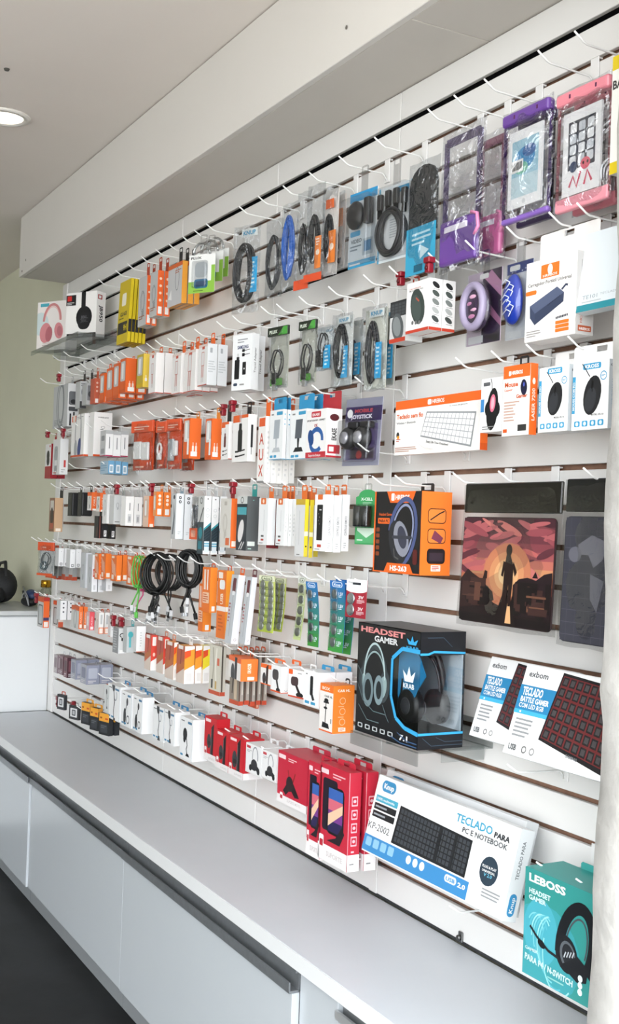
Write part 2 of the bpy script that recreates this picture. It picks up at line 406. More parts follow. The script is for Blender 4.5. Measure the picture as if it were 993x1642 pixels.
# ------------------------------------------------------------------ goods: shared builders
ROWN = {1: 'top hook row', 4: 'row under the headphone shelf', 5: 'second hook row', 8: 'third hook row', 10: 'row below the third', 11: 'fourth hook row',
        14: 'fifth hook row', 17: 'sixth hook row', 18: 'row below the sixth', 20: 'seventh hook row', 22: 'lowest hook row', 0: 'display wall'}
REG, HANG, HOOKS = [], [], []
def reg(o, desc, cat, row, group=None): REG.append((o, desc, cat, row, group)); return o
def proj(p):
    v = ROT.transposed() @ Vector((p[0], p[1] + DW, p[2] - CAM_H))
    return CX + FPX*v.x/v.z, CY + FPX*v.y/v.z
def bis(f, lo, hi, target):
    rising = f(hi) > f(lo)
    for _ in range(40):
        mid = (lo+hi)/2
        if (f(mid) < target) == rising: lo = mid
        else: hi = mid
    return (lo+hi)/2
def place(x1, yt, yb, x0, x2, yf, yaw, tilt):
    """front right edge at picture column x1 (top yt, foot yb); x0, x2 are columns of the far edges, or metres when below 1"""
    ub, vb = px(x1, yb); P = at(ub, vb, yf); ya, ti = math.radians(yaw), math.radians(tilt)
    ut, vt = px(x1, yt)
    h = bis(lambda s: proj((P.x, P.y + s*math.sin(ti), P.z + s*math.cos(ti)))[1], .01, .7, vt)
    if abs(x0) < 1: w = x0
    else: u0, _ = px(x0, yb); w = bis(lambda s: proj((P.x - s*math.cos(ya), P.y - s*math.sin(ya), P.z))[0], .002, .8, u0)
    if abs(x2) < 1: d = x2
    else: u2, _ = px(x2, yb); d = bis(lambda s: proj((P.x - s*math.sin(ya), P.y + s*math.cos(ya), P.z))[0], .002, .4, u2)
    loc = Vector((P.x - w/2*math.cos(ya), P.y - w/2*math.sin(ya), P.z))
    return loc, (-ti, 0, ya), w, d, h
def add_tab(r, w, h, y, top, col, tw=None):
    """hang tab with a slot for the wire"""
    tw = tw or min(w*.9, .026); t = .0008; m = clear(base=.22) if col == 'clear' else mat(col, .5)
    sl = top - .010; hw = min(.013, tw*.32); q = MB()
    z0 = h - .002
    if sl - .004 > z0: q.box((-tw/2, y-t, z0), (tw/2, y, sl-.004), m)
    q.box((-tw/2, y-t, max(z0, sl-.004)), (-hw, y, sl+.006), m); q.box((hw, y-t, max(z0, sl-.004)), (tw/2, y, sl+.006), m)
    q.prism([(-tw/2, sl+.006), (tw/2, sl+.006), (tw/2, sl+.007), (tw/2-.004, sl+.010), (-tw/2+.004, sl+.010), (-tw/2, sl+.007)], y-t, y, m)
    return q.build('hang_tab', r)
def hook_off(X): return (.010, .018, .026, .034)[min(3, max(0, int((X + 5.1) / .78)))]
def hook_z(row, X=-3.0): return zk(row) - hook_off(X)
def copy_thing(src, dy, dx=0, dz=0):
    o = src.copy(); COL.objects.link(o); o.location = src.location + Vector((dx, dy, dz))
    for c in src.children:
        e = c.copy(); COL.objects.link(e); e.parent = o
        for g in c.children:
            k = g.copy(); COL.objects.link(k); k.parent = e
    return o
def finish(r, name, desc, cat, row, w, h, d, yf, tab, n, gap, group, yaw=0, tw=None, hang=True, tab_y=None):
    if tab:
        top = max(h + .012, min(h + .06, hook_z(row, r.location.x) + .007 - r.location.z)) if row else h + .025
        add_tab(r, w, h, d if tab_y is None else tab_y, top, tab, tw)
    reg(r, desc, cat, row, group)
    if row and hang: HANG.append((row, r.location.x, r.location.z + h))
    step = d + gap; k = 1
    while k < n and yf - (k+1)*step > .004:
        c = copy_thing(r, step*k*math.cos(math.radians(yaw)), random.uniform(-.002, .002), random.uniform(-.002, .002)); reg(c, desc, cat, row, group); k += 1
    return r
def pack(name, desc, cat, row, x1, yt, yb, x0, x2, col, front=None, side=None, tab=None, yf=.125, yaw=0, tilt=0, n=1, gap=.0025, group=None, top=None, hang=True, tw=None, rough=.42, bev=.0007):
    loc, rot, w, d, h = place(x1, yt, yb, x0, x2, yf, yaw, tilt)
    d = min(d, yf - .004) if yaw == 0 and tilt == 0 else d
    r = empty(name, loc, rot)
    q = MB(); q.box((-w/2, 0, 0), (w/2, d, h), mat(col, rough, spec=.35), bev); ca = q.build('carton', r)
    if front: P = Print(w, h, front_fn(w)); P.r(0, 0, 1, 1, col); front(P); P.mb.build('front_print', ca)
    if side: P = Print(d, h, side_fn(w)); P.r(0, 0, 1, 1, col); side(P); P.mb.build('side_print', ca)
    if top: P = Print(w, d, top_fn(w, h)); top(P); P.mb.build('top_print', ca)
    return finish(r, name, desc, cat, row, w, h, d, yf, tab, n, gap, group, yaw, tw, hang)
# soft clear bag --------------------------------------------------
BAG = clear('#F2F5F8', .065, .06, bump=.8, scale=18, dist=.04)
BAGM = clear('#E9ECEF', .16, .14, bump=.6)
BLIS = clear('#F4F6F8', .05, .05)
def bag_mesh(w, h, t, m, seed=0, name='bag', parent=None, wrinkle=.0022, nx=10, nz=16):
    rg = random.Random(seed); ph = [rg.uniform(0, 6.3) for _ in range(6)]; q = MB()
    def off(u, v):
        e = (math.sin(math.pi*min(1, max(0, u)))**.5) * (math.sin(math.pi*min(1, v*1.02 if v < .98 else 1))**.4 if 0 < v < 1 else 0)
        wv = math.sin(9*u+ph[0]+5*v)*math.sin(7*v+ph[1]) + .6*math.sin(17*u-9*v+ph[2]) + .5*math.sin(23*v+ph[3]+4*u)
        return e, wv*wrinkle*e
    for sgn in (-1, 1):
        vs, fs = [], []
        for j in range(nz+1):
            for i in range(nx+1):
                u, v = i/nx, j/nz; e, wv = off(u, v)
                vs.append((-w/2+u*w + .0015*math.sin(13*v+ph[4]), t/2 + sgn*(t/2*e) + wv, v*h + .0012*math.sin(11*u+ph[5])))
        for j in range(nz):
            for i in range(nx):
                a = j*(nx+1)+i; f = (a, a+1, a+nx+2, a+nx+1); fs.append(f if sgn < 0 else f[::-1])
        q.add(vs, fs, m, True)
    return q.build(name, parent)
def coil(r, cx, cz, rx, rz, y, n, rad, col, name='cable', seed=0, dy=.004, tail=None, seg=26, tilt=0):
    rg = random.Random(seed); q = MB(); m = mat(col, .45)
    for k in range(n):
        sc = rg.uniform(.55 if n > 11 else .72, 1.04); fx, fz = sc + rg.uniform(-.08, .05), (1+sc)/2 + rg.uniform(-.06, .04); ox, oz = rg.uniform(-.05, .05)*rx, rg.uniform(-.04, .04)*rz; oy = (k - (n-1)/2)*dy/max(1, n-1)*2
        pts = []
        for i in range(seg):
            a = 2*math.pi*i/seg; X, Z = rx*fx*math.cos(a)+ox, rz*fz*math.sin(a)+oz; c, s = math.cos(tilt), math.sin(tilt)
            pts.append((cx + X*c - Z*s, y + oy + .0015*math.sin(3*a+k), cz + X*s + Z*c))
        q.tube(pts, rad, m, 5, closed=True)
    if tail:
        for t in tail: q.tube(t, rad, m, 5)
    return q.build(name, r)
def plug(r, x, y, z, w, l, col, tip='#C9CBCE', name='plug', ang=0):
    q = MB(); q.box((-w/2, -w*.3, -l), (w/2, w*.3, 0), mat(col, .4), .0012); q.box((-w*.36, -w*.2, -l-l*.55), (w*.36, w*.2, -l), mat(tip, .25, .8))
    o = q.build(name, r); o.location = (x, y, z); o.rotation_euler = (0, ang, 0); return o
def card(r, w, h, u0, v0, u1, v1, col, y, fn=None, name='insert_card', t=.0008):
    q = MB(); q.box((-w/2+u0*w, y, v0*h), (-w/2+u1*w, y+t, v1*h), mat(col, .5)); o = q.build(name, r)
    if fn:
        W, H = (u1-u0)*w, (v1-v0)*h; ox, oz = -w/2+u0*w, v0*h
        P = Print(W, H, lambda a, b, f: (ox+a, y-f, oz+b)); P.r(0, 0, 1, 1, col); fn(P); P.mb.build(name.replace('card', 'print') if 'card' in name else name+'_print', r)
    return o
def bagged(name, desc, cat, row, x1, yt, yb, x0, t, fill, hdr=None, yf=.12, yaw=0, tilt=0, seed=0, m=None, group=None, n=1, gap=.003, wrinkle=.0022, hang=True):
    loc, rot, w, d, h = place(x1, yt, yb, x0, t, yf, yaw, tilt)
    r = empty(name, loc, rot)
    if fill: fill(r, w, h, t)
    bag_mesh(w, h, t, m or BAG, seed, 'bag', r, wrinkle)
    if hdr:
        col, hh, fn = hdr
        q = MB(); q.box((-w/2-.001, t/2-.004, h*(1-hh)), (w/2+.001, t/2+.004, h+.002), mat(col, .4), .001); q.build('header_card', r)
        if fn:
            P = Print(w, h*hh, lambda a, b, f: (a-w/2, t/2-.004-f, h*(1-hh)+b)); fn(P); P.mb.build('header_print', r)
    return finish(r, name, desc, cat, row, w, h, t, yf, None, n, gap, group, yaw, hang=hang)
# ---------------------------------------------------------------- small pictures printed on packs
def pic_cable(P, u, v, s, c='#2A2B2E'):
    a = P.w/P.h
    P.arc(u, v, .28*s, .5*s, .05*s, c); P.arc(u+.04*s, v, .2*s, .42*s, .05*s, c)
    P.r(u-.07*s, v-.85*s*a, u+.07*s, v-.5*s*a, c); P.r(u+.1*s, v-.75*s*a, u+.22*s, v-.45*s*a, c)
def pic_charger(P, u, v, s, c='#26272A'):
    a = P.w/P.h
    P.rr(u-.17*s, v-.45*s*a, u+.17*s, v+.3*s*a, c, .25); P.rr(u-.11*s, v+.25*s*a, u+.11*s, v+.5*s*a, c, .2)
    P.r(u-.07*s, v+.5*s*a, u-.03*s, v+.78*s*a, '#B9BBBE'); P.r(u+.04*s, v+.5*s*a, u+.08*s, v+.78*s*a, '#B9BBBE')
def pic_twocable(P, u, v, s, c='#E9E4E2', c2='#C96A60'):
    a = P.w/P.h
    P.rr(u-.25*s, v+.1*s*a, u+.25*s, v+1.1*s*a, c2, .1); P.rr(u-.2*s, v+.16*s*a, u+.2*s, v+1.04*s*a, c, .1)
    for x in (-.14, .12): P.r(u+(x-.06)*s, v-.7*s*a, u+(x+.06)*s, v+.1*s*a, c2); P.r(u+(x-.02)*s, v-1.05*s*a, u+(x+.03)*s, v-.7*s*a, '#8C7D7A')
def pic_stand(P, u, v, s, c='#26282C'):
    a = P.w/P.h
    P.e(u-.12*s, v+.75*s*a, .2*s, .3*s, c, 15); P.line([(u-.05*s, v+.5*s*a), (u+.08*s, v), (u-.03*s, v-.45*s*a), (u+.08*s, v-.85*s*a)], .09*s, c)
    P.poly([(u-.1*s, v-.95*s*a), (u+.3*s, v-.95*s*a), (u+.2*s, v-.7*s*a), (u, v-.7*s*a)], c); P.arc(u+.2*s, v+.3*s*a, .16*s, .2*s, .05*s, '#77808A', 200, 420)
def pic_holder(P, u, v, s, c='#25262A'):
    a = P.w/P.h
    P.poly([(u-.05*s, v-.8*s*a), (u+.25*s, v-.6*s*a), (u+.28*s, v+.7*s*a), (u+.02*s, v+.5*s*a)], c); P.e(u-.2*s, v-.1*s*a, .2*s, .3*s, '#3A3C40'); P.r(u-.3*s, v-.25*s*a, u+.1*s, v-.1*s*a, c)
    P.line([(u+.03*s, v+.45*s*a), (u+.03*s, v-.7*s*a)], .03*s, '#7C8086')
def pic_phone(P, u0, v0, u1, v1, cols=('#2B2350', '#7A3C8C', '#D76A7C', '#3C64B0')):
    P.rr(u0, v0, u1, v1, '#15161A', .18); a, b = u0+(u1-u0)*.08, u1-(u1-u0)*.08; n = len(cols)
    for i, c in enumerate(cols): P.r(a, v0+(v1-v0)*(.05+.9*i/n), b, v0+(v1-v0)*(.05+.9*(i+1)/n), c)
    P.poly([(a, v0+(v1-v0)*.15), (b, v0+(v1-v0)*.5), (b, v0+(v1-v0)*.68), (a, v0+(v1-v0)*.4)], '#F0C8A8')
def pic_mouse(P, u, v, s, c='#232427', rot=-10):
    a = P.w/P.h; t = math.radians(rot)
    P.e(u, v, .36*s, .58*s, c, rot); P.e(u-.07*s, v-.12*s*a, .23*s, .36*s, '#33353A', rot)
    P.line([(u-.02*s, v+.5*s*a), (u+.0*s, v+.1*s*a)], .03*s, '#0E0F11'); P.e(u-.0*s, v+.3*s*a, .05*s, .12*s, '#0C0D0F', rot)
    P.line([(u-.12*s, v+.55*s*a), (u-.3*s, v+.78*s*a), (u-.45*s, v+.95*s*a)], .035*s, '#3A3B3E')
def pic_headset(P, u, v, s, c='#1B1C20', c2='#5A6068', rot=0):
    P.arc(u, v, .36*s, .52*s, .07*s, c, 0, 180, rot); P.arc(u, v, .31*s, .45*s, .03*s, c2, 5, 175, rot)
    P.e(u-.33*s, v-.04, .13*s, .24*s, c, 12); P.e(u+.3*s, v-.04, .16*s, .26*s, c, -12); P.e(u+.27*s, v-.045, .1*s, .18*s, c2, -12)
    P.e(u-.3*s, v-.045, .07*s, .15*s, c2, 12)
def icons(P, us, v, s, c, fill=False):
    for i, u in enumerate(us):
        a = P.w/P.h
        P.rr(u-s/2, v-s/2*a, u+s/2, v+s/2*a, c, .25)
        P.e(u, v, s*.22, s*.22, '#FFFFFF' if fill else WHITE)
        if i % 2: P.r(u-s*.08, v-s*.3*a, u+s*.08, v+s*.1*a, c)
# generic fronts / sides -----------------------------------------
def style(base=None, hdr=None, hh=.14, logo=None, pic=None, pc='#2A2B2E', pv=.5, ps=.8, foot=None, fh=.1, txt=None, tc='#444648', win=None, strip=None, lines=0, seed=1):
    def f(P):
        if base: P.r(0, 0, 1, 1, base)
        if hdr: P.r(0, 1-hh, 1, 1, hdr)
        if foot: P.r(0, 0, 1, fh, foot)
        if win: P.rr(.12, win[0], .88, win[1], win[2], .15); P.rr(.3, win[0]+.06, .6, win[1]-.05, '#F5F5F4', .3)
        if logo: P.rr(.1, 1-hh+.03 if hdr else .86, .5, .96, logo, .2)
        if strip: P.r(.62, .1, .9, .5, strip)
        if txt: P.text(txt, .5, .80 if not hdr else .72, .05, tc, .7, align='c')
        if pic: pic(P, .5, pv, ps, pc)
        if lines: P.lines(.12, .12 + (fh if foot else 0), .85, .12 + (fh if foot else 0) + .05*lines, lines, tc, seed)
    return f
def sd(base=None, dots=None, nd=3, lab=WHITE, lv=(.04, .2), foot=None, vt=None, tc='#555759', hdr=None, diag=None):
    def f(P):
        if base: P.r(0, 0, 1, 1, base)
        if hdr: P.r(0, .86, 1, 1, hdr)
        if foot: P.r(0, 0, 1, .16, foot)
        if dots:
            for i in range(nd): P.e(.5, .82-.16*i, .22, .22, dots, n=10)
        if lab: P.r(.2, lv[0], .8, lv[1], lab)
        if vt: P.text(vt, .62, .25, .3, tc, .5, rot=90)
        if diag: P.poly([(0, .18), (1, .34), (1, .58), (0, .42)], diag[0]); P.poly([(0, 0), (1, 0), (1, .30), (0, .14)], diag[1])
    return f
ORG, ORG2, RED, RED2, YEL, GRY, CYAN, BLU, TEAL = '#EE6A26', '#F0902E', '#C8242F', '#8E1B25', '#E2C81E', '#C9CBCC', '#2FA3DA', '#2A68B4', '#2E9C98'
# ------------------------------------------------------------------ large goods on the right-hand side
tile('A4')
# wireless keyboard box
def f(P):
    P.r(0, .84, 1, 1, ORG); P.rr(.40, .87, .445, .965, WHITE, .3); P.text('HREBOS', .455, .885, .07, WHITE, .14)
    P.text('Teclado sem fio', .02, .67, .08, '#E0662A', .33, bold=2); P.text('Wireless + Bluetooth', .02, .57, .04, '#77787A', .24)
    P.e(.04, .37, .018, .022, '#3C3C3C'); P.e(.045, .33, .015, .012, '#E9A02A'); P.lines(.02, .24, .08, .31, 2, '#C9503A'); P.lines(.01, .05, .30, .15, 3, '#B98A78')
    q = [(.34, .40), (.96, .13), (1.0-.02, .66), (.40, .80)]; q = [(.33, .33), (.90, .09), (.945, .63), (.40, .73)]
    P.poly([(.325, .31), (.91, .06), (.955, .65), (.395, .75)], '#8E9296'); P.poly(q, '#A9ADB1'); P.grid(q, 13, 5, '#FBFBFB', .16)
    P.text('Easy Life Your Freedom!', .40, .20, .04, '#555', .26, rot=-8); P.text('12 meses de garantia', .66, .79, .022, '#888', .2)
def g(P): P.r(0, 0, 1, 1, ORG); P.r(0, 0, 1, .12, '#D9571B')
pack('keyboard_box', 'white wireless keyboard box with orange top band and orange side', 'box', 8, 428, 695, 938, 82, 458, '#F4F3F1', f, g, yf=.09, hang=False, bev=.001)
# mouse boxes
def f(P):
    P.rr(.1, .86, .42, .93, '#5A5C60', .3); P.e(.55, .42, .36, .40*P.w/P.w*.75, '#141519', -6); P.e(.55, .42, .27, .62, '#141519', -6); P.e(.56, .53, .13, .26, '#E0718C', -6); P.e(.56, .53, .07, .18, '#F3B4C2', -6)
    P.line([(.52, .78), (.5, .9), (.45, .99)], .03, '#333'); P.r(.0, .38, .16, .62, '#3F87C6'); P.lines(.1, .04, .7, .12, 2, '#888')
pack('mouse_box', 'small white mouse box with black and pink mouse picture', 'box', 8, 516, 640, 862, 430, .05, '#F2F3F4', f, yf=.12, tab=WHITE)
def f(P):
    P.r(0, .82, 1, 1, ORG); P.rr(.2, .855, .28, .925, WHITE, .3); P.text('HREBOS', .3, .87, .05, WHITE, .42, bold=2)
    P.text('Mouse', .06, .70, .065, '#D65A22', .5, bold=2); P.text('Laser', .06, .64, .035, '#D65A22', .3); P.text('Gamer', .50, .53, .05, '#C9542A', .42, bold=2)
    P.e(.78, .67, .12, .19, '#1B1D3A', 5); P.e(.78, .71, .03, .05, '#4B58B8'); P.lines(.06, .2, .66, .5, 7, '#C9A799', 4); P.r(.6, .06, .92, .15, '#333'); P.r(.05, .05, .2, .1, '#D65A22')
def g(P):
    P.r(0, 0, 1, 1, ORG); P.text('LASER 7200', .7, .2, .4, '#F6E5DA', .45, rot=90); P.e(.5, .75, .2, .35, '#F6E5DA')
pack('mouse_box', 'orange and white gamer mouse box with orange side', 'box', 8, 626, 585, 876, 518, 656, '#F3EEEA', f, g, yf=.125, tab='#1B1B1D')
def mousef(P):
    P.rr(.28, .885, .78, .975, '#3B9CCB', .3); P.text('KROSS', .34, .905, .05, WHITE, .38, bold=2); P.r(.0, .25, .085, .80, '#3B9CCB'); P.text('MOUSE COM FIO', .065, .30, .05, WHITE, .42, rot=90)
    pic_mouse(P, .56, .50, .66, '#232427', -14); P.text('MODEL: KR-101', .55, .20, .026, '#333', .34); P.arc(.86, .77, .08, .08, .018, '#3B9CCB'); P.lines(.80, .755, .92, .785, 2, '#3B9CCB')
    for i in range(4): P.rr(.08+.22*i, .05, .24+.22*i, .135, '#3B9CCB', .25); P.e(.16+.22*i, .092, .04, .04, '#DDEFF8')
def mouses(P):
    P.r(0, 0, 1, 1, '#C3CACF'); P.text('KROSS', .5, .90, .035, '#3C4248', .7, align='c'); P.text('WINDOWS SO', .45, .35, .16, '#3B7FA8', .38, rot=90); P.text('OPTICAL', .75, .35, .16, '#3B7FA8', .3, rot=90)
pack('mouse_box', 'white boxed wired mouse beside the orange gamer mouse box', 'box', 8, 783, 590, 860, 664, .045, '#F5F6F6', mousef, mouses, yf=.125, tab=WHITE, tw=.10)
pack('mouse_box', 'white boxed wired mouse with grey side, furthest right', 'box', 8, 946, 568, 850, 800, 990, '#F5F6F6', mousef, mouses, yf=.125, tab=WHITE, tw=.14)
# second hook row, right
def f(P):
    P.rr(.30, .76, .66, .93, ORG2 if 0 else '#EC7A2A', .05); P.e(.48, .86, .05, .07, WHITE); P.text('HREBOS', .34, .775, .03, WHITE, .28)
    P.text('Carregador Portátil Universal', .04, .69, .042, '#5E5B59', .86, bold=1); P.rr(.0, .585, .22, .64, '#EC7A2A', .4)
    P.poly([(.09, .45), (.63, .62), (.77, .53), (.76, .42), (.2, .2), (.1, .30)], '#3F4862'); P.poly([(.09, .45), (.63, .62), (.77, .53), (.2, .345)], '#56607C'); P.poly([(.2, .345), (.77, .53), (.76, .42), (.2, .2)], '#39425B')
    P.line([(.72, .57), (.80, .62), (.84, .61)], .03, '#39425B'); P.grid([(.45, .40), (.70, .49), (.70, .515), (.45, .425)], 9, 1, '#232A3F', .4)
    P.grid([(.62, .215), (.86, .23), (.86, .27), (.62, .255)], 8, 1, '#2F3442', .3); P.lines(.04, .05, .35, .14, 3, '#A5A2A0')
    for i in range(3): P.rr(.62, .06+.048*i, .88, .10+.048*i, '#EC7A2A', .2)
def g(P):
    P.r(0, 0, 1, 1, '#C9C6C4')
    for i in range(6): P.r(.25+.1*i, .42, .29+.1*i, .9, '#9B9896')
    P.text('HC-12005', .35, .14, .12, '#B5604A', .25, rot=90); P.rr(.12, .04, .88, .11, '#B55A3A', .1); P.text('HREBOS', .2, .055, .03, WHITE, .6)
pack('laptop_charger_box', 'white universal laptop charger box with navy adapter picture', 'box', 5, 815, 128, 467, 610, 886, '#F4F2F0', f, g, yf=.13, tab='#F0EEEC', tw=.16, bev=.001)
def f(P):
    P.rr(.05, .93, .3, .985, '#E9EAEB', .3); P.e(.54, .50, .40, .60, '#2440A8', 6); P.e(.50, .50, .33, .52, '#2B4CC0', 6)
    for i in range(5): P.arc(.62+.06*math.sin(i*2), .62-.10*i, .10, .06, .02, '#C9D6F4', 40*i, 40*i+220)
    P.arc(.38, .30, .09, .09, .03, '#D5DEF6'); P.e(.38, .30, .03, .03, '#D5DEF6'); P.rr(.05, .03, .6, .12, '#E6E8EA', .1)
def mouse_blister(name, desc, x1, yt, yb, x0, colA, colB, deco):
    loc, rot, w, d, h = place(x1, yt, yb, x0, .036, .13, 0, 0); r = empty(name, loc, rot)
    q = MB(); q.box((-w/2, d-.0015, 0), (w/2, d, h), mat(colB, .5)); q.build('back_card', r)
    P = Print(w, h, lambda a, b, o: (a-w/2, d-.0015-o, b)); deco(P); P.mb.build('card_print', r)
    q = MB()
    def sq(p): return [p[0]*(1-.12*p[2]), p[1] if p[1] < 0 else p[1]*.3, p[2]]
    q.ell((-.02*w, d*.60, h*.5), (w*.36, d*.42, h*.33), mat(colA, .3), 20, 12, sq); q.build('mouse', r)
    q = MB(); q.ell((-.02*w, d*.62, h*.5), (w*.38, d*.44, h*.355), BLIS, 18, 10, sq); q.box((-w/2, d-.004, 0), (w/2, d-.0022, h), BLIS); q.build('blister', r)
    return r, w, h, d
def dk(P):
    P.r(.45, 0, 1, 1, '#3A2A44'); P.poly([(.5, .9), (1, .6), (1, .8), (.7, 1)], '#C48CB0'); P.poly([(.5, .5), (1, .2), (1, .3), (.55, .62)], '#B87AA0'); P.poly([(.45, .1), (.9, .0), (1, .1)], '#17141B'); P.rr(.06, .02, .5, .12, '#E4E4E6', .1); P.rr(.35, .9, .62, .97, WHITE, .3)
r, w, h, d = mouse_blister('mouse_blister', '', 452, 185, 487, 318, '#3C2E46', '#C9B7C9', dk)
q = MB(); q.tube([(-.04*w+.30*w*math.cos(t), d*.30, h*.5+.285*h*math.sin(t)) for t in [2*math.pi*i/28 for i in range(28)]], .0085, mat('#A096B2', .35), 8, closed=True); q.build('mouse_rim', r)
q = MB()
for i in range(4): q.ell((-.04*w+.06*w*math.sin(i*2.2), d*.22, h*(.36+.09*i)), (w*.10, d*.04, h*.03), mat(['#B87AA0', '#D8A8C4'][i % 2], .4), 10, 6)
q.build('mouse_pattern', r)
finish(r, '', 'lilac mouse in a clear blister with dark pink card', 'mouse', 5, w, h, d, .13, 'clear', 1, 0, None)
def dk(P):
    P.r(0, .86, 1, 1, '#2B3F86'); P.rr(.1, .9, .5, .97, WHITE, .3); P.rr(.05, .02, .62, .11, '#E6E8EA', .1)
    for i in range(6): P.e(.2+.13*i, .88+.02*(i % 3), .03, .02, '#C9D3EC')
r, w, h, d = mouse_blister('mouse_blister', '', 578, 150, 468, 474, '#2140B4', '#D9DCE2', dk)
q = MB(); rg = random.Random(3)
for i in range(7):
    z = h*(.30+.065*i); x = -.02*w + w*.10*math.sin(i*1.7); q.tube([(x-.012, d*.17, z), (x, d*.165, z+.008), (x+.012, d*.18, z+.002), (x+.006, d*.17, z-.006)], .0012, mat('#DDE5F8', .4), 5)
q.build('mouse_pattern', r)
finish(r, '', 'royal blue mouse with white pattern in a clear blister', 'mouse', 5, w, h, d, .13, 'clear', 1, 0, None)
def f(P):
    P.text('USB WIRELESS', .12, .86, .025, '#B8453A', .5); P.text('MOUSE SEM FIO', .12, .82, .03, '#444', .6); P.e(.5, .5, .30, .46, '#3A4542', 18); P.e(.45, .48, .2, .34, '#4A5653', 18); P.line([(.42, .68), (.56, .6)], .04, '#B54'); P.e(.3, .2, .05, .05, '#777'); P.e(.45, .19, .05, .05, '#777'); P.e(.6, .18, .05, .05, '#777'); P.r(0, 0, 1, .06, '#C8442F')
def g(P):
    for i in range(5): P.e(.5, .88-.165*i, .32, .17, ['#1E2022', '#4B5450', '#7C8280', '#B2B5B4', '#454B4A'][i], -30); P.line([(.3, .80-.165*i), (.8, .79-.165*i)], .04, '#999')
    P.r(0, 0, 1, .06, '#C8442F')
pack('mouse_box', 'white wireless mouse box with mouse pictures down its side', 'box', 5, 220, 240, 450, 128, 271, '#F5F4F3', f, g, yf=.13, tab='#D8D8D8', n=2, gap=.002)
def f(P):
    P.r(0, .62, 1, 1, '#2E3134'); P.grid([(.05, .64), (.95, .64), (.95, .95), (.05, .95)], 4, 4, '#4A4E52', .2); P.e(.5, .36, .36, .5, '#5B6063', 20); P.e(.45, .38, .24, .36, '#8A9092', 20); P.r(0, 0, 1, .1, '#C8442F')
pack('mouse_box', 'dark grey mouse box with red foot behind the white mouse boxes', 'box', 5, 126, 325, 495, 62, .045, '#D5D6D7', f, yf=.115, tab='#C8442F')
# thin tablet keyboard pack at the right edge
def f(P):
    P.r(0, 0, 1, .085, '#2C8C9A'); P.text('TE101', .1, .15, .05, '#8C969C', .24, bold=0); P.text('TECLADO', .38, .17, .028, '#9AA4AA', .3, bold=0); P.lines(.1, .10, .6, .13, 1, '#B5BDC2')
def g(P): P.r(0, 0, 1, 1, '#5FA8C0')
pack('keyboard_pack', 'pale blue tablet keyboard pack with teal foot at the right edge', 'box', 5, 1075, -12, 330, .155, .02, '#DDE5EA', f, g, yf=.13, tilt=8, hang=True)
# white and yellow pack at the top right corner
tile('F')
def f(P): P.r(0, 0, 1, .1, YEL); P.r(0, .88, 1, 1, YEL); P.text('BASE', .02, .72, .07, '#333', .4, bold=2); P.e(.5, .35, .3, .12, '#8FC3E0')
pack('accessory_pack', 'white and yellow boxed pack in the top right corner', 'box', 1, 1048, 58, 256, .10, .03, '#F3F3EE', f, yf=.13)

# ---------------------------------------------------------------- fourth row right: headset box, mouse pads
tile('C3')
def f(P):
    P.r(0, 0, 1, 1, '#1E1D20'); P.poly([(.26, 1), (.88, 1), (.8, .86), (.34, .86)], ORG); P.rr(.36, .885, .43, .975, WHITE, .2); P.text('HREBOS', .45, .90, .055, WHITE, .3, bold=2)
    P.text('Headset Gamer', .10, .70, .035, '#D9622A', .3); P.rr(.08, .60, .34, .67, ORG, .2); P.text('PARA PC', .10, .617, .035, '#231F1F', .22, bold=2)
    P.arc(.62, .50, .27, .40, .06, '#4F5A86', -70, 190, -18); P.arc(.62, .50, .21, .33, .03, '#8F98B8', -60, 185, -18)
    P.e(.53, .38, .18, .27, '#2C2D33', 25); P.e(.60, .42, .15, .22, '#8C8F9C', 25); P.e(.62, .44, .09, .14, '#3E4050', 25); P.rr(.40, .42, .83, .46, '#3A3C46', .5)
    P.line([(.45, .30), (.47, .20), (.56, .17)], .02, '#555')
    for i in range(5): P.rr(.05, .20+.075*i, .13, .25+.075*i, '#8A4526', .3)
    P.poly([(.24, 0), (.88, 0), (.8, .12), (.32, .12)], ORG); P.text('HS-263', .38, .03, .06, WHITE, .36, bold=2); P.rr(.86, .12, .95, .3, '#5A1E1E', .3)
    P.r(0, 0, .03, 1, ORG); P.r(0, 0, 1, .015, ORG)
def g(P):
    P.r(0, 0, 1, 1, '#EF7A2C')
    for i in range(3): P.rr(.22, .62-.24*i, .82, .80-.24*i, '#2A1A18', .25); P.rr(.24, .63-.24*i, .80, .79-.24*i, '#F0863C' if i != 2 else '#241C20', .25)
    P.line([(.3, .66), (.6, .74), (.76, .77)], .035, '#222'); P.poly([(.35, .44), (.45, .54), (.74, .45), (.66, .38)], '#7C3A50'); P.r(.3, .17, .75, .27, '#3B2E38')
    P.rr(.36, .05, .68, .125, '#F6D9D0', .1); P.lines(.4, .06, .64, .115, 3, '#D0554A')
pack('headset_box', 'orange and black gaming headset box with orange side panel', 'box', 11, 258, 108, 419, 88, 369, '#EE7428', f, g, yf=.13, tab='#1B1B1D', tw=.05, bev=.001)
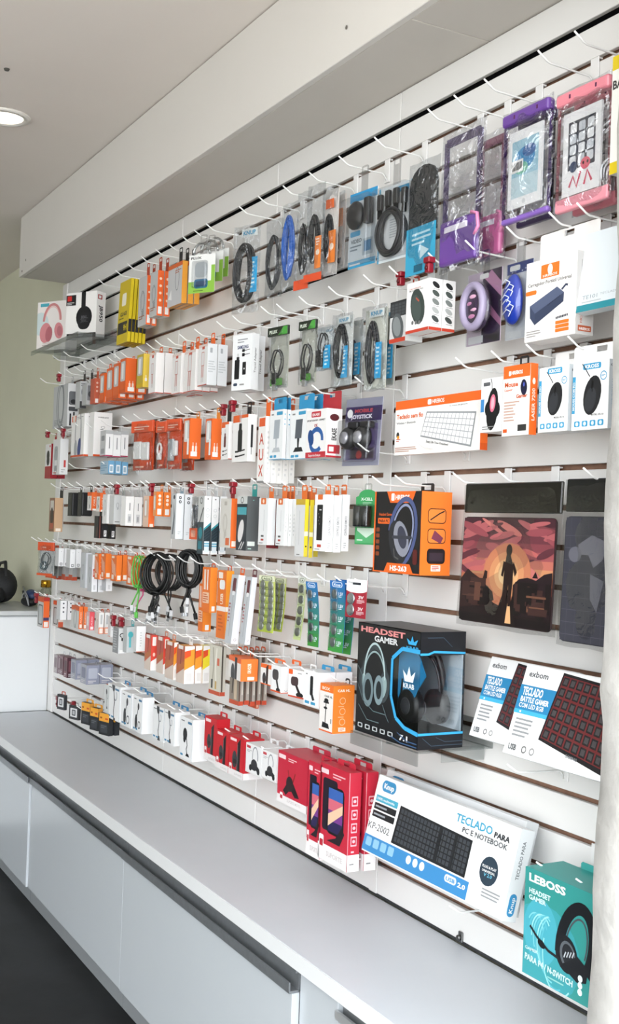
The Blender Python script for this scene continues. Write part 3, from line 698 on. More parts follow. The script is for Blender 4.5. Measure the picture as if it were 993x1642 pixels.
# mouse pads in clear bags
def pad(name, desc, x1, yt, yb, x0, pal, art, yf, hdr_fn, yaw=0):
    loc, rot, w, d, h = place(x1, yt, yb, x0, .006, yf, yaw, 2); r = empty(name, loc, rot)
    hp = h
    q = MB(); n = 8; pts = []
    R = .012
    for cx, cz, a0 in ((w/2-R-.004, hp-R-.004, 0), (-w/2+R+.004, hp-R-.004, 90), (-w/2+R+.004, R+.004, 180), (w/2-R-.004, R+.004, 270)):
        for i in range(5): a = math.radians(a0+22.5*i); pts.append((cx+R*math.cos(a), cz+R*math.sin(a)))
    q.prism(pts, 0, .003, mat(pal, .6)); q.build('pad', r)
    P = Print(w-.012, hp-.012, lambda a, b, o: (a-w/2+.006, -o, b+.006), .00002); art(P); P.mb.build('pad_print', r)
    q = MB(); q.box((-w/2-.002, .002, hp+.004), (w/2+.002, .009, hp+.062), mat('#0E0A09' if yaw == 0 else '#0C0D12', .12), .002); q.build('header_card', r)
    bag_mesh(w+.012, hp+.064, .010, clear('#F4F4F6', .05, .07, bump=.12), 11 if yaw == 0 else 12, 'bag', r, .0012, 12, 18).location = (0, -.002, -.004)
    reg(r, desc, 'mouse pad', 11); HANG.append((11, loc.x, loc.z+h)); return r
def art(P):
    bands = ['#150D10', '#1E1215', '#2A181A', '#452522', '#7A4032', '#B06A4C', '#C88A62', '#B86A5C', '#984E52', '#7E3E46', '#66323C', '#522A34', '#42232C']
    n = 26
    for i in range(n):
        t = i/(n-1)*(len(bands)-1); P.r(0, i/n, 1, (i+1)/n+.003, bands[int(round(t))])
    rg = random.Random(9)
    for i in range(34):
        v = rg.uniform(.5, .98); P.e(rg.uniform(-.05, 1.05), v, rg.uniform(.08, .2), rg.uniform(.012, .032), rg.choice(['#A85A5E', '#8E464E', '#C0706A', '#74383F', '#5A2C36', '#B8605E']), rg.uniform(-25, 25))
    for a, c in ((.22, '#BC7656'), (.16, '#CC8C62'), (.11, '#DCA878'), (.07, '#ECC896')): P.e(.52, .47, a*1.2, a, c, 10)
    P.poly([(0, .40), (.08, .50), (.14, .46), (.22, .42), (.3, .36), (.38, .30), (.4, .22), (.2, .15), (0, .12)], '#2A191A')
    P.poly([(.60, .24), (.60, .38), (.66, .44), (.75, .46), (.84, .44), (.92, .50), (1, .52), (1, .1), (.6, .1)], '#22151A')
    P.r(.63, .28, .80, .40, '#3A2626'); P.r(.66, .31, .77, .38, '#57382E'); P.e(.66, .22, .07, .09, '#120C0E'); P.e(.9, .2, .07, .09, '#120C0E'); P.poly([(.80, .46), (.83, .52), (.86, .46)], '#1E1416')
    P.r(.12, .36, .3, .42, '#3B2422'); P.e(.3, .26, .06, .07, '#150D0F'); P.e(.12, .26, .06, .07, '#150D0F'); P.poly([(.26, .42), (.28, .50), (.31, .49), (.31, .42)], '#241618')
    P.poly([(.40, 0), (.48, .25), (.52, .36), (.58, .30), (.60, .18), (.66, 0)], '#180E10'); P.poly([(.535, .02), (.56, .26), (.575, .25), (.60, .02)], '#D8A878')
    for i in range(26): P.r(.62+rg.uniform(0, .34), .12+rg.uniform(0, .3), .64+rg.uniform(.0, .36), .125+rg.uniform(0, .3), rg.choice(['#4A302A', '#3A2422', '#6A4636', '#140C0E']))
    for i in range(20): P.r(.02+rg.uniform(0, .3), .14+rg.uniform(0, .24), .06+rg.uniform(.0, .3), .15+rg.uniform(0, .24), rg.choice(['#4A302A', '#3A2422', '#5A3A30', '#140C0E']))
    P.poly([(.50, .40), (.505, .56), (.52, .66), (.56, .66), (.60, .56), (.60, .40), (.585, .18), (.56, .18), (.555, .38), (.53, .18), (.49, .16)], '#20100F')
    P.e(.545, .70, .032, .042, '#22100F'); P.poly([(.49, .60), (.47, .46), (.49, .45), (.52, .58)], '#20100F'); P.poly([(.60, .60), (.64, .50), (.62, .46), (.59, .56)], '#20100F')
pad('mouse_pad', 'mouse pad with sunset figure scene in a clear bag', 745, 200, 640, 397, '#2A1A1C', art, .12, None)
def art2(P):
    P.r(0, 0, 1, 1, '#3A3A44')
    for i in range(9): P.r(.0, .1*i+.05, 1, .1*i+.054, '#55555F')
    for i in range(6): P.r(.16*i+.1, 0, .16*i+.104, 1, '#50505A')
    P.poly([(.25, .78), (.5, .86), (.8, .8), (.7, .66), (.55, .6), (.45, .7), (.3, .7)], '#6C6C76'); P.poly([(.5, .55), (.75, .5), (.65, .25), (.52, .35)], '#66666F'); P.e(.2, .7, .12, .1, '#62626C')
pad('mouse_pad', 'dark grey mouse pad with map print beside the pillar', 985, 195, 700, 765, '#24252C', art2, .12, None, yaw=.01)

# black and cyan gaming headset box with clear window, on an acrylic shelf
loc, rot, w, d, h = place(250, 628, 1063, 22, 416, .18, 0, 0)
r = empty('headset_box', loc, rot); BK = mat('#17181D', .35); t = .0015
q = MB()
q.box((-w/2, 0, 0), (-w/2+t, d, h), BK); q.box((-w/2, d-t, 0), (w/2, d, h), BK); q.box((-w/2, 0, 0), (w/2, d, t), BK); q.box((-w/2, 0, h-t), (w/2, d, h), BK)
fp = [(0, 0), (1, 0), (1, .13), (.80, .155), (.66, .22), (.575, .40), (.58, .73), (.73, .83), (1, .83), (1, 1), (0, 1)]
q.prism([(-w/2+u*w, v*h) for u, v in fp], 0, t, BK)
q.box((w/2-t, 0, 0), (w/2, d, .135*h), BK); q.box((w/2-t, 0, .80*h), (w/2, d, h), BK); q.build('carton', r)
P = Print(w, h, front_fn(w))
for a, b in zip(fp[2:8], fp[3:9]): P.line([a, b], .035, '#3AA6DC')
P.text('HEADSET', .05, .92, .048, '#D98A8A', .72, bold=2); P.text('GAMER', .28, .85, .05, '#D8DADC', .38, bold=2)
pic_headset(P, .30, .50, .55, '#3C4448', '#8FA6A8'); P.arc(.30, .52, .17, .30, .02, '#AFC4C6', 0, 180); P.e(.2, .40, .09, .15, '#6F8288'); P.e(.38, .42, .08, .13, '#7C9096'); P.e(.2, .40, .055, .095, '#22282B'); P.e(.38, .42, .045, .08, '#22282B')
for a in ([(.02, .45), (.12, .30), (.3, .22), (.5, .22)], [(.05, .25), (.2, .13), (.4, .13)], [(.02, .6), (.1, .52), (.12, .35)], [(.45, .3), (.52, .2), (.56, .16)]): P.line(a, .008, '#5C6E74')
for i in range(5): P.rr(.05+.125*i, .045, .13+.125*i, .085, '#C5CBCE', .2); P.rr(.065+.125*i, .052, .115+.125*i, .078, '#17181D', .2)
P.text('7.1', .73, .045, .045, '#E4E6E8', .13, bold=2)
# little crown-shaped emblem
P.poly([(.83, .88), (.80, .93), (.86, .905), (.885, .955), (.91, .905), (.97, .93), (.94, .88)], '#3AA6DC'); P.text('KRAB', .80, .845, .02, '#3AA6DC', .18)
for a in ([(.6, .05), (.75, .02), (1, .02)], [(.7, .10), (.85, .05), (1, .05)]): P.line(a, .01, '#3D5A80')
P.mb.build('front_print', r)
P = Print(d, h, side_fn(w)); P.r(0, .80, 1, 1, '#17181D'); P.line([(0, .81), (.18, .81), (.30, .83), (1, .815)], .04, '#3AA6DC'); P.line([(.15, .95), (.5, .95), (.7, .87)], .01, '#3D4E60'); P.mb.build('side_print', r)
P = Print(d, h, side_fn(w)); P.r(0, 0, 1, .14, '#17181D'); P.r(0, .12, 1, .14, '#3AA6DC')
for a in ([(.1, .1), (.3, .03), (1, .03)], [(.4, .1), (.6, .06), (1, .06)]): P.line(a, .01, '#3D4E60')
P.mb.build('side_foot_print', r)
q = MB(); q.prism([(-w/2+u*w, v*h) for u, v in ((.60, .26), (.70, .20), (.86, .48), (1.0-.02, .62), (.84, .84), (.66, .84), (.57, .76), (.565, .42))], d*.16, d*.16+.002, mat('#2F97CE', .4)); q.box((-w/2+.02, d-.006, .14*h), (w/2-.003, d-.003, .8*h), mat('#C8D8E2', .5)); q.build('inner_card', r)
q = MB(); HS = mat('#141519', .35); HS2 = mat('#3A3C42', .3)
for sx in (-1, 1):
    q.lathe([(.028, -.012), (.036, -.008), (.036, .010), (.026, .016)], (w*.26+sx*.012, d*.46+sx*.024, .33*h), HS, 20, 'y'); q.lathe([(.014, -.013), (.018, -.0125)], (w*.26+sx*.012, d*.46-.024 if sx < 0 else d*.46, .33*h), HS2, 14, 'y')
q.tube([(w*.26+.032*math.cos(a), d*.46+.028*math.cos(a), .42*h+.105*math.sin(a)) for a in [math.pi*i/12 for i in range(13)]], .007, HS, 8)
q.tube([(w*.26+.027*math.cos(a), d*.46+.022*math.cos(a), .42*h+.085*math.sin(a)) for a in [math.pi*i/12 for i in range(13)]], .003, HS2, 6); q.build('headset', r)
q = MB(); q.box((w*.06, t*.3, .13*h), (w/2-.0004, t*.7, .83*h), BLIS); q.box((w/2-t*.7, 0, .13*h), (w/2-t*.3, d, .81*h), BLIS); q.build('window', r)
P = Print(.05, .045, lambda a, b, o: (w*.34+a-.025, t*.3-o, .50*h+b)); P.poly([(.2, .3), (.05, .8), (.35, .55), (.5, 1), (.65, .55), (.95, .8), (.8, .3)], '#EAF3F8'); P.text('KRAB', .1, .0, .22, '#EAF3F8', .8); P.mb.build('window_print', r)
reg(r, 'black and cyan gaming headset box with clear window on acrylic shelf', 'box', 0)
ACR = clear('#E6EAEA', .10, .05)
def shelf(name, x0, x1, z, depth, lip, desc):
    r = empty(name, ((x0+x1)/2, 0, z)); w = (x1-x0)/2
    q = MB(); q.box((-w, -depth, -.003), (w, -.004, 0), ACR); q.build('plate', r)
    q = MB(); q.box((-w, -depth-.003, -lip), (w, -depth, .0), ACR); q.build('front_lip', r)
    q = MB(); q.box((-w, -.004, -.003), (w, -.001, .05), ACR); q.build('back_plate', r)
    for s in (-.8, .8):
        q = MB(); q.prism([(s*w-.001, 0), (s*w+.001, 0), (s*w+.001, -.03), (s*w-.001, -.03)], -depth*.6, -.004, ACR); q.build('gusset', r)
    reg(r, desc, 'shelf', 0)
shelf('acrylic_shelf', loc.x-w/2-.006, loc.x+w/2+.012, loc.z-.0015, .185, .028, 'clear acrylic shelf holding the black gaming headset box')

# gaming keyboard boxes leaning out
def f(P):
    P.text('exbom', .045, .87, .065, '#55585C', .17, bold=1); P.r(0, .50, .335, .77, '#2F86B8'); P.r(0, .455, .335, .50, '#49B4DC'); P.text('TECLADO', .03, .665, .085, WHITE, .18, bold=2); P.text('BATTLE GAMER', .03, .59, .055, WHITE, .25, bold=2); P.text('COM LED RGB', .03, .525, .05, WHITE, .22, bold=1)
    P.r(.05, .468, .065, .488, WHITE); P.lines(.04, .20, .22, .42, 5, '#9A9DA0', 3); P.text('USB', .04, .06, .06, '#5A5D60', .07, bold=2); P.arc(.18, .09, .018, .018, .008, '#777'); P.arc(.25, .09, .018, .018, .008, '#999')
    P.poly([(.275, .235), (1.0, .0), (1.0, .90), (.335, .975)], '#201F22'); q = [(.29, .26), (1.0, .06), (1.0, .87), (.345, .945)]; P.poly(q, '#6A2A2C'); P.grid(q, 11, 6, '#242325', .2); P.grid(q, 11, 6, '#4A4648', .5)
    P.text('GAMING', .52, .135, .03, '#8A8C90', .10, rot=-5)
def g(P): P.r(0, 0, 1, 1, '#DADCDD')
def lean(name, desc, xa, ya, xb, yb, yf, h, d, tilt, col, f, g, row, roll=0):
    a = at(*px(xa, ya), yf); b = at(*px(xb, yb), yf); w = (b-a).x
    r = empty(name, ((a.x+b.x)/2, -yf, (a.z+b.z)/2), (-math.radians(tilt), roll, 0))
    q = MB(); q.box((-w/2, 0, 0), (w/2, d, h), mat(col, .42), .001); q.build('carton', r)
    P = Print(w, h, front_fn(w)); f(P); P.mb.build('front_print', r)
    if g: P = Print(d, h, side_fn(w)); g(P); P.mb.build('side_print', r)
    return reg(r, desc, 'box', row)
lean('keyboard_box', 'white and blue gaming keyboard box in front, beside the pillar', 562, 1092, 1010, 1178, .12, .172, .035, 18, '#F3F4F5', f, g, 18)
lean('keyboard_box', 'white and blue gaming keyboard box half hidden behind its twin', 440, 1017, 760, 1085, .072, .165, .03, 18, '#F0F1F2', f, g, 18)
# office keyboard boxes
tile('C4')
def f(P):
    P.rr(.045, .81, .155, .955, '#3C8FC0', .5); P.text('Knup', .06, .85, .065, WHITE, .08, bold=2)
    P.r(.02, .665, .195, .745, '#49A9C4'); P.text('100% multimidia', .03, .69, .03, WHITE, .14); P.r(.02, .565, .195, .645, '#1F2226'); P.r(.02, .465, .195, .545, '#1F2226'); P.lines(.03, .58, .18, .63, 1, '#9CA2A8'); P.lines(.03, .48, .18, .53, 1, '#9CA2A8')
    P.text('KP-2002', .01, .31, .085, '#55585C', .17, bold=0); P.r(0, .02, .775, .225, '#3F8AC4')
    for i in range(4): P.rr(.02+.06*i, .09, .065+.06*i, .20, '#8FC0E0', .2)
    for i in range(3): P.e(.36+.05*i, .15, .018, .018, '#DCEBF6')
    P.rr(.62, .115, .70, .20, '#DDEBF4', .5); P.text('USB', .63, .135, .04, '#3F8AC4', .06, bold=2); P.text('2.0', .71, .12, .05, WHITE, .05, bold=2)
    q = [(.285, .28), (.80, .25), (.82, .73), (.31, .90)]; q = [(.222, .275), (.732, .27), (.732, .655), (.229, .705)]
    P.poly([(.209, .25), (.742, .245), (.742, .675), (.219, .727)], '#202226'); P.grid(q, 20, 6, '#3F4349', .24); P.r(.52, .27, .545, .69, '#202226'); P.r(.635, .27, .65, .66, '#202226')
    P.text('TECLADO', .61, .815, .09, '#3CA0C4', .235, bold=1); P.text('PARA', .86, .805, .06, '#3A3C40', .095, bold=2); P.text('PC E NOTEBOOK', .665, .72, .06, '#55585C', .285, bold=1)
    P.e(.875, .43, .055, .055, '#2E3E4C'); P.text('PLUG & PLAY', .832, .455, .028, WHITE, .086); P.text('UNIVERSAL', .835, .41, .025, WHITE, .08); P.text('V 2.0', .85, .365, .035, '#6EC0DC', .05)
    P.lines(.86, .14, .98, .25, 3, '#9A9DA0', 5)
def g(P):
    P.r(0, 0, 1, 1, '#E2E5E7'); P.text('TECLADO PARA', .55, .45, .22, '#666A6E', .42, rot=90); P.rr(.25, .05, .75, .3, '#3C8FC0', .5); P.text('Knup', .62, .09, .24, WHITE, .17, rot=90)
lean('keyboard_box', 'white office keyboard box with blue foot, front one of two', 223, 336, 640, 556, .14, .168, .034, 14, '#F4F5F6', f, g, 22)
lean('keyboard_box', 'white office keyboard box, rear one of two, mostly hidden', 246, 327, 655, 545, .094, .178, .030, 14, '#E4E6E8', f, g, 22)
# teal headset box
def f(P):
    P.r(0, 0, 1, 1, '#35908B'); P.e(.25, .3, .4, .35, '#3E9CA4'); P.e(.2, .45, .2, .25, '#4AA8B8')
    for i in range(9): P.arc(.14+.035*i, .46-.02*i, .09+.012*i, .12+.02*i, .012, ['#7CCAD2', '#5AB4C4', '#9ADCE0'][i % 3], 20*i, 20*i+150)
    P.text('LEBOSS', .05, .885, .07, WHITE, .42, bold=2); P.text('HEADSET', .055, .775, .045, '#CFEAEA', .25, bold=2); P.text('GAMER', .055, .715, .042, '#CFEAEA', .20, bold=2)
    P.arc(.60, .47, .17, .30, .095, '#17191D', -25, 205, -14); P.arc(.60, .47, .11, .22, .015, '#4A4E54', -10, 200, -14); P.e(.50, .37, .12, .14, '#1B1D21', 20); P.e(.515, .365, .085, .105, '#5C6268', 20); P.e(.52, .365, .065, .085, '#23262A', 20)
    for i in range(4): P.line([(.475+.03*i, .335+.01*i), (.495+.03*i, .39+.01*i)], .011, '#B9C0C6')
    P.poly([(.44, .26), (.62, .17), (.72, .2), (.74, .33), (.62, .40), (.5, .30)], '#1A1C20'); P.line([(.42, .30), (.3, .32), (.16, .40), (.08, .47)], .022, '#23262A'); P.e(.22, .35, .045, .028, '#15171A', -20)
    P.text('GAMER', .03, .24, .028, '#D6F0F0', .15); P.text('PARA P4 / N-SWITCH', .03, .145, .055, '#C9E6E4', .55, rot=-3, bold=2); P.lines(.3, .07, .6, .10, 1, '#8CC8C4')
    for i in range(3): P.e(.66, .10+.06*i, .025, .025, '#DDF0F0')
def g(P): P.r(0, 0, 1, 1, '#2C8A86')
pack('headset_box', 'teal gaming headset box hanging beside the pillar foot', 'box', 20, 975, 505, 855, 704, .085, '#3A9B96', f, g, yf=.155, tab='#3E9F9A', tw=.13, bev=.001)
# ------------------------------------------------------------------ top hook row
tile('T1')
def f(P):
    P.r(0, 0, 1, 1, '#F1ECE9'); P.e(.12, .55, .28, .3, '#CFE0E2'); P.rr(.1, .90, .4, .97, '#4FB0C4', .2); P.arc(.52, .60, .29, .42, .07, '#D08A8A', 5, 185, -6); P.arc(.52, .60, .25, .36, .02, '#EBB8B6', 10, 180, -6)
    P.e(.30, .36, .20, .26, '#D98E94', -8); P.e(.42, .33, .12, .2, '#B96E76', -8); P.e(.76, .39, .15, .21, '#D98E94', 10); P.e(.79, .38, .09, .13, '#C07880', 10); P.lines(.2, .06, .85, .12, 2, '#9A8C88'); P.e(.5, .14, .3, .03, '#E0D6D2')
pack('headphone_box', 'white box with pink headphones picture on the far shelf', 'box', 0, 300, 268, 702, .165, .07, '#EFECEA', f, yf=.10, yaw=30)
def f(P):
    P.r(.0, .72, .32, .95, '#1B1A1C'); P.rr(.04, .82, .18, .93, '#C8302E', .1); P.lines(.03, .73, .28, .80, 2, '#CFCFD0'); P.r(.50, .62, .64, 1, '#17181A'); P.e(.60, .45, .26, .27, '#17181A'); P.rr(.40, .18, .80, .55, '#1C1D20', .4); P.text('JBL', .48, .42, .06, '#55565A', .25, bold=2); P.text('JBL', .48, .34, .06, '#45464A', .25, bold=2)
    P.r(.05, .0, 1, .10, '#1B1A1C'); P.lines(.1, .03, .9, .08, 1, '#8C8C8E')
def g(P): P.rr(.1, .83, .6, .93, '#A8302E', .1); P.rr(.22, .85, .48, .91, '#EDEDEC', .1); P.text('JB950', .35, .70, .36, '#3A3A3C', .36, rot=-90, bold=2)
pack('headphone_box', 'white box with black headphones picture on the far shelf', 'box', 0, 570, 198, 606, 300, 646, '#F3F2F0', f, g, yf=.10, yaw=30)
hb = [t[0] for t in REG if t[0].name.startswith('headphone_box')]
zsh = hb[1].location.z - .0012
for o in hb: o.location.z = zsh + .0012
shelf('acrylic_shelf', hb[0].location.x-.10, hb[1].location.x+.15, zsh, .195, .018, 'clear acrylic shelf under the two headphone boxes at the far end')
tile('T2')
def f(P):
    P.rr(.28, .60, .66, .80, '#F7F4E0', .15); P.text('GLASS', .2, .44, .06, '#2A2A20', .6, bold=2); P.r(.05, .15, .9, .34, '#2B2A26'); P.text('9H', .55, .2, .09, YEL, .3, bold=2); P.lines(.1, .38, .8, .42, 1, '#6A6020')
def g(P): P.r(0, .16, 1, .36, '#24242C')
pack('screen_protector_pack', 'yellow boxed screen protector', 'pack', 1, 168, 425, 930, .115, .0105, '#D9C022', f, g, yf=.13, tilt=2, n=5, gap=.0035, hang=True)
pack('cable_pack', 'dark orange cable pack behind the yellow screen protectors', 'pack', 1, 258, 440, 935, .07, .02, '#D8622A', None, sd(), yf=.045)
grayf = style(base='#C9CACB', pic=pic_cable, pc='#8D9092', ps=.9, hdr=None, lines=2, tc='#A06A50')
og = sd(base='#EE6A30', dots='#F8D9C2', nd=4)
pack('cable_pack', 'grey and orange boxed cable', 'pack', 1, 316, 402, 795, 252, 355, '#D8D8D8', grayf, og, tab='#B8401C', n=2, gap=.003, yf=.12)
pack('cable_pack', 'grey and orange boxed cable', 'pack', 1, 402, 362, 722, 345, 450, '#D8D8D8', grayf, og, tab='#B8401C', n=2, gap=.003, yf=.12)
def f(P): P.r(0, 0, 1, 1, '#CDCED0'); P.arc(.65, .62, .13, .30, .03, '#8D9096'); P.poly([(.05, .2), (.25, .4), (.3, .15)], '#F4F4F4'); P.r(0, .9, 1, 1, '#DC6A32'); P.lines(.5, .75, .95, .85, 2, '#B5664A')
pack('cable_pack', 'grey pack with amber sides', 'pack', 1, 600, 285, 622, 488, 641, '#F0A63C', f, sd(base='#F0A63C', lab=None), tab='#1E1E20', n=3, gap=.004, yf=.125)
# clear ornaments on green cards
def deco_pack(x1, yt, yb, yf, desc):
    loc, rot, w, d, h = place(x1, yt, yb, .098, .02, yf, 30, 0); r = empty('case_blister', loc, rot)
    q = MB(); q.box((-w/2, .014, 0), (w/2, .0155, h), mat('#EEF0EE', .5), .0005); q.build('back_card', r)
    P = Print(w, h, lambda a, b, o: (a-w/2, .014-o, b)); P.r(0, 0, 1, .3, '#8FC04A'); P.r(.86, .2, 1, .7, '#8FC04A'); P.text('PLUX', .08, .88, .06, '#333', .4, bold=2); P.lines(.2, .04, .8, .08, 1, '#3A5A1E'); P.rr(.22, .12, .74, .36, '#2F7EA8', .3); P.rr(.28, .17, .68, .31, '#1E4F78', .2); P.rr(.24, .4, .72, .8, '#C6CDD0', .3); P.mb.build('card_print', r)
    q = MB(); q.box((-.30*w, -.002, .12*h), (.26*w, .013, .82*h), BLIS, .006); q.build('blister', r)
    q = MB(); q.tube([(.32*w*math.cos(a), .010, h*.98 + .035*math.sin(a)) for a in [math.pi*i/10 for i in range(11)]], .004, clear('#E8ECEE', .35, .05), 6); q.build('loop', r)
    finish(r, '', desc, 'pack', 1, w, h, .02, yf, 'clear', 1, 0, None)
deco_pack(840, 215, 527, .125, 'clear case blister on white and green card')
deco_pack(905, 195, 440, .085, 'clear case blister on white and green card')
deco_pack(950, 175, 405, .05, 'clear case blister on white and green card')
tile('A2')
def cablebag(coilcol, tagcol=None, n=6, rad=.0022, hdrtxt=None, rxf=.36, rzf=.34, cz=.46, tagpos=(.62, .22, .95, .62), extra=None, paper=None, seed=1):
    def fill(r, w, h, t):
        if paper: card(r, w, h, .06, .03, .94, .97, paper, t*.78)
        if tagcol: card(r, w, h, *tagpos, tagcol, t*.30, lambda P: (P.lines(.2, .1, .8, .9, 7, '#CDEBF4'), None)[1], 'tag_card')
        coil(r, -.06*w, cz*h, rxf*w, rzf*h, t*.5, n, rad, coilcol, seed=seed, dy=t*.22)
        if hdrtxt: card(r, w, h, .35, .86, .92, .95, '#CDD3D2', t*.3, lambda P: P.text(hdrtxt, .1, .25, .5, '#2E8CB4', .8, bold=2))
        if extra: extra(r, w, h, t)
    return fill
bagged('cable_bag', 'clear bag with coiled black cable and blue tag', 'cable', 1, 355, 262, 655, 236, .026, cablebag('#202124', CYAN, 18, .0038, 'KNUP', .36, .33), yf=.12, yaw=20, seed=4)
bagged('cable_bag', 'clear bag with grey cable at the left of the bag cluster', 'cable', 1, 462, 240, 590, .075, .018, cablebag('#3A3C40', None, 10, .002), yf=.09, yaw=12, seed=5)
bagged('cable_bag', 'clear bag with blue network cable', 'cable', 1, 522, 165, 560, 452, .020, cablebag('#2C62B8', None, 14, .003, None, .30, .36, .5), yf=.125, yaw=8, seed=6)
def ex(r, w, h, t): card(r, w, h, .0, .0, 1, .10, '#D9502A', t*.2)
bagged('cable_bag', 'clear bag with black cable', 'cable', 1, 583, 115, 555, 520, .018, cablebag('#1E1F22', None, 9, .0022, None, .2, .25, .42, extra=ex), yf=.12, yaw=8, seed=7)
def ex(r, w, h, t): card(r, w, h, .62, .12, .95, .45, '#E8853C', t*.2, lambda P: (P.e(.5, .5, .3, .3, '#F6E0CC'), P.lines(.2, .7, .8, .95, 3, '#F8E8DA'))); card(r, w, h, 0, 0, 1, .08, '#D9502A', t*.25)
bagged('cable_bag', 'clear bag with black cable and orange label', 'cable', 1, 640, 80, 515, 562, .020, cablebag('#1C1D20', None, 12, .0026, None, .24, .25, .44, extra=ex), yf=.125, yaw=8, seed=8)
def ex(r, w, h, t): card(r, w, h, .55, .15, 1, .5, '#E8853C', t*.2, lambda P: P.e(.5, .5, .3, .3, '#F6E0CC')); card(r, w, h, .3, .75, .8, .85, '#E4682E', t*.25)
bagged('cable_bag', 'clear bag with black cable and orange label', 'cable', 1, 700, 90, 500, 632, .018, cablebag('#232428', None, 10, .0026, None, .2, .25, .44, extra=ex, paper='#E9E4DE'), yf=.10, yaw=8, seed=9)
def ex(r, w, h, t): card(r, w, h, .1, .55, .9, .78, '#F0A070', t*.3); card(r, w, h, .1, .15, .9, .5, '#E8D0C0', t*.3)
bagged('cable_bag', 'clear bag with orange card, right end of the bag cluster', 'cable', 1, 732, 120, 470, 690, .018, cablebag('#3A2B26', None, 3, .002, None, .2, .2, .3, extra=ex, paper='#E6DED8'), yf=.07, yaw=8, seed=10)
def f(P):
    P.r(0, 0, 1, 1, '#E9EEF1'); P.r(0, .88, 1, 1, '#2F93C8'); P.r(0, 0, 1, .50, '#DCE6EC'); P.rr(.05, .42, .42, .49, '#3EA0CC', .3); P.text('VIDEO', .08, .33, .05, '#3A4A56', .4, bold=2); P.lines(.06, .22, .5, .31, 2, '#7C8C98'); P.r(.52, .14, .9, .36, '#AEBCC6'); P.r(.58, .19, .84, .33, '#3C7CA8'); P.r(0, 0, 1, .09, '#3EA0CC'); P.lines(.05, .02, .7, .07, 1, WHITE)
loc, rot, w, d, h = place(842, 92, 435, 722, .045, .13, 6, 0); r = empty('adapter_blister', loc, rot)
q = MB(); q.box((-w/2, .03, 0), (w/2, .0315, h), mat('#EDF1F3', .5)); q.build('back_card', r)
P = Print(w, h, lambda a, b, o: (a-w/2, .03-o, b)); f(P); P.mb.build('card_print', r)
q = MB(); q.ell((-.17*w, .02, .68*h), (.30*w, .012, .19*h), mat('#1D1E21', .4)); q.build('cable_bundle', r)
q = MB(); q.box((.24*w, .01, .52*h), (.44*w, .026, .86*h), mat('#15161A', .35), .003); q.build('connector', r)
q = MB(); q.box((-w/2, -.0, .02*h), (w/2, .029, .9*h), BLIS, .004); q.build('blister', r)
finish(r, '', 'blue and white blister with black video adapter', 'pack', 1, w, h, .032, .13, 'clear', 1, 0, None)
loc, rot, w, d, h = place(1010, 62, 405, 862, .03, .13, 6, 0); r = empty('cable_blister', loc, rot)
q = MB(); q.box((-w/2, .022, 0), (w/2, .0235, h), mat('#E3EBEF', .5)); q.build('back_card', r)
P = Print(w, h, lambda a, b, o: (a-w/2, .022-o, b)); P.rr(.05, .05, .95, .95, '#F2F4F5', .1); P.lines(.35, .3, .62, .56, 8, '#B9C0C4'); P.r(0, 0, .05, 1, '#4FA8CE'); P.r(.95, 0, 1, 1, '#4FA8CE'); P.rr(.55, .88, .9, .96, '#3E9CCB', .3); P.mb.build('card_print', r)
coil(r, -.02*w, .36*h, .40*w, .30*h, .012, 8, .0036, '#202226', seed=3, dy=.005, seg=34)
for x in (-.36, -.12, .12, .36): plug(r, x*w, .012, .94*h - abs(x)*.02, .015, .035, '#1A1B1E', '#1A1B1E')
q = MB(); q.box((-w/2, -.002, .02*h), (w/2, .021, .97*h), BLIS, .005); q.build('blister', r)
finish(r, '', 'clear blister with thick black ring of video cable', 'cable', 1, w, h, .024, .13, 'clear', 1, 0, None)
tile('A3')
def fill(r, w, h, t):
    card(r, w, h, .04, .0, .98, .42, '#3AA2C8', t*.25, lambda P: (P.lines(.2, .6, .9, .9, 3, '#BFE4F0'), P.poly([(.5, .3), (.5, .6), (.8, .45)], '#D5EEF6'), P.r(.3, .05, .6, .2, '#1F5F78')))
    q = MB(); pts = [(-.44*w, .36*h), (.44*w, .36*h), (.44*w, .80*h)] + [(.44*w*math.cos(a), .80*h + .16*h*math.sin(a)) for a in [math.pi*i/8 for i in range(1, 8)]] + [(-.44*w, .80*h)]
    q.prism(pts, t*.4, t*.62, mat('#232427', .7, bump=.2)); q.build('sleeve', r)
bagged('armband_bag', 'black sleeve in a clear bag with blue card', 'case', 1, 366, 448, 840, 262, .02, fill, yf=.125, seed=13)
PURP, PINK = '#6A4598', '#E68A98'
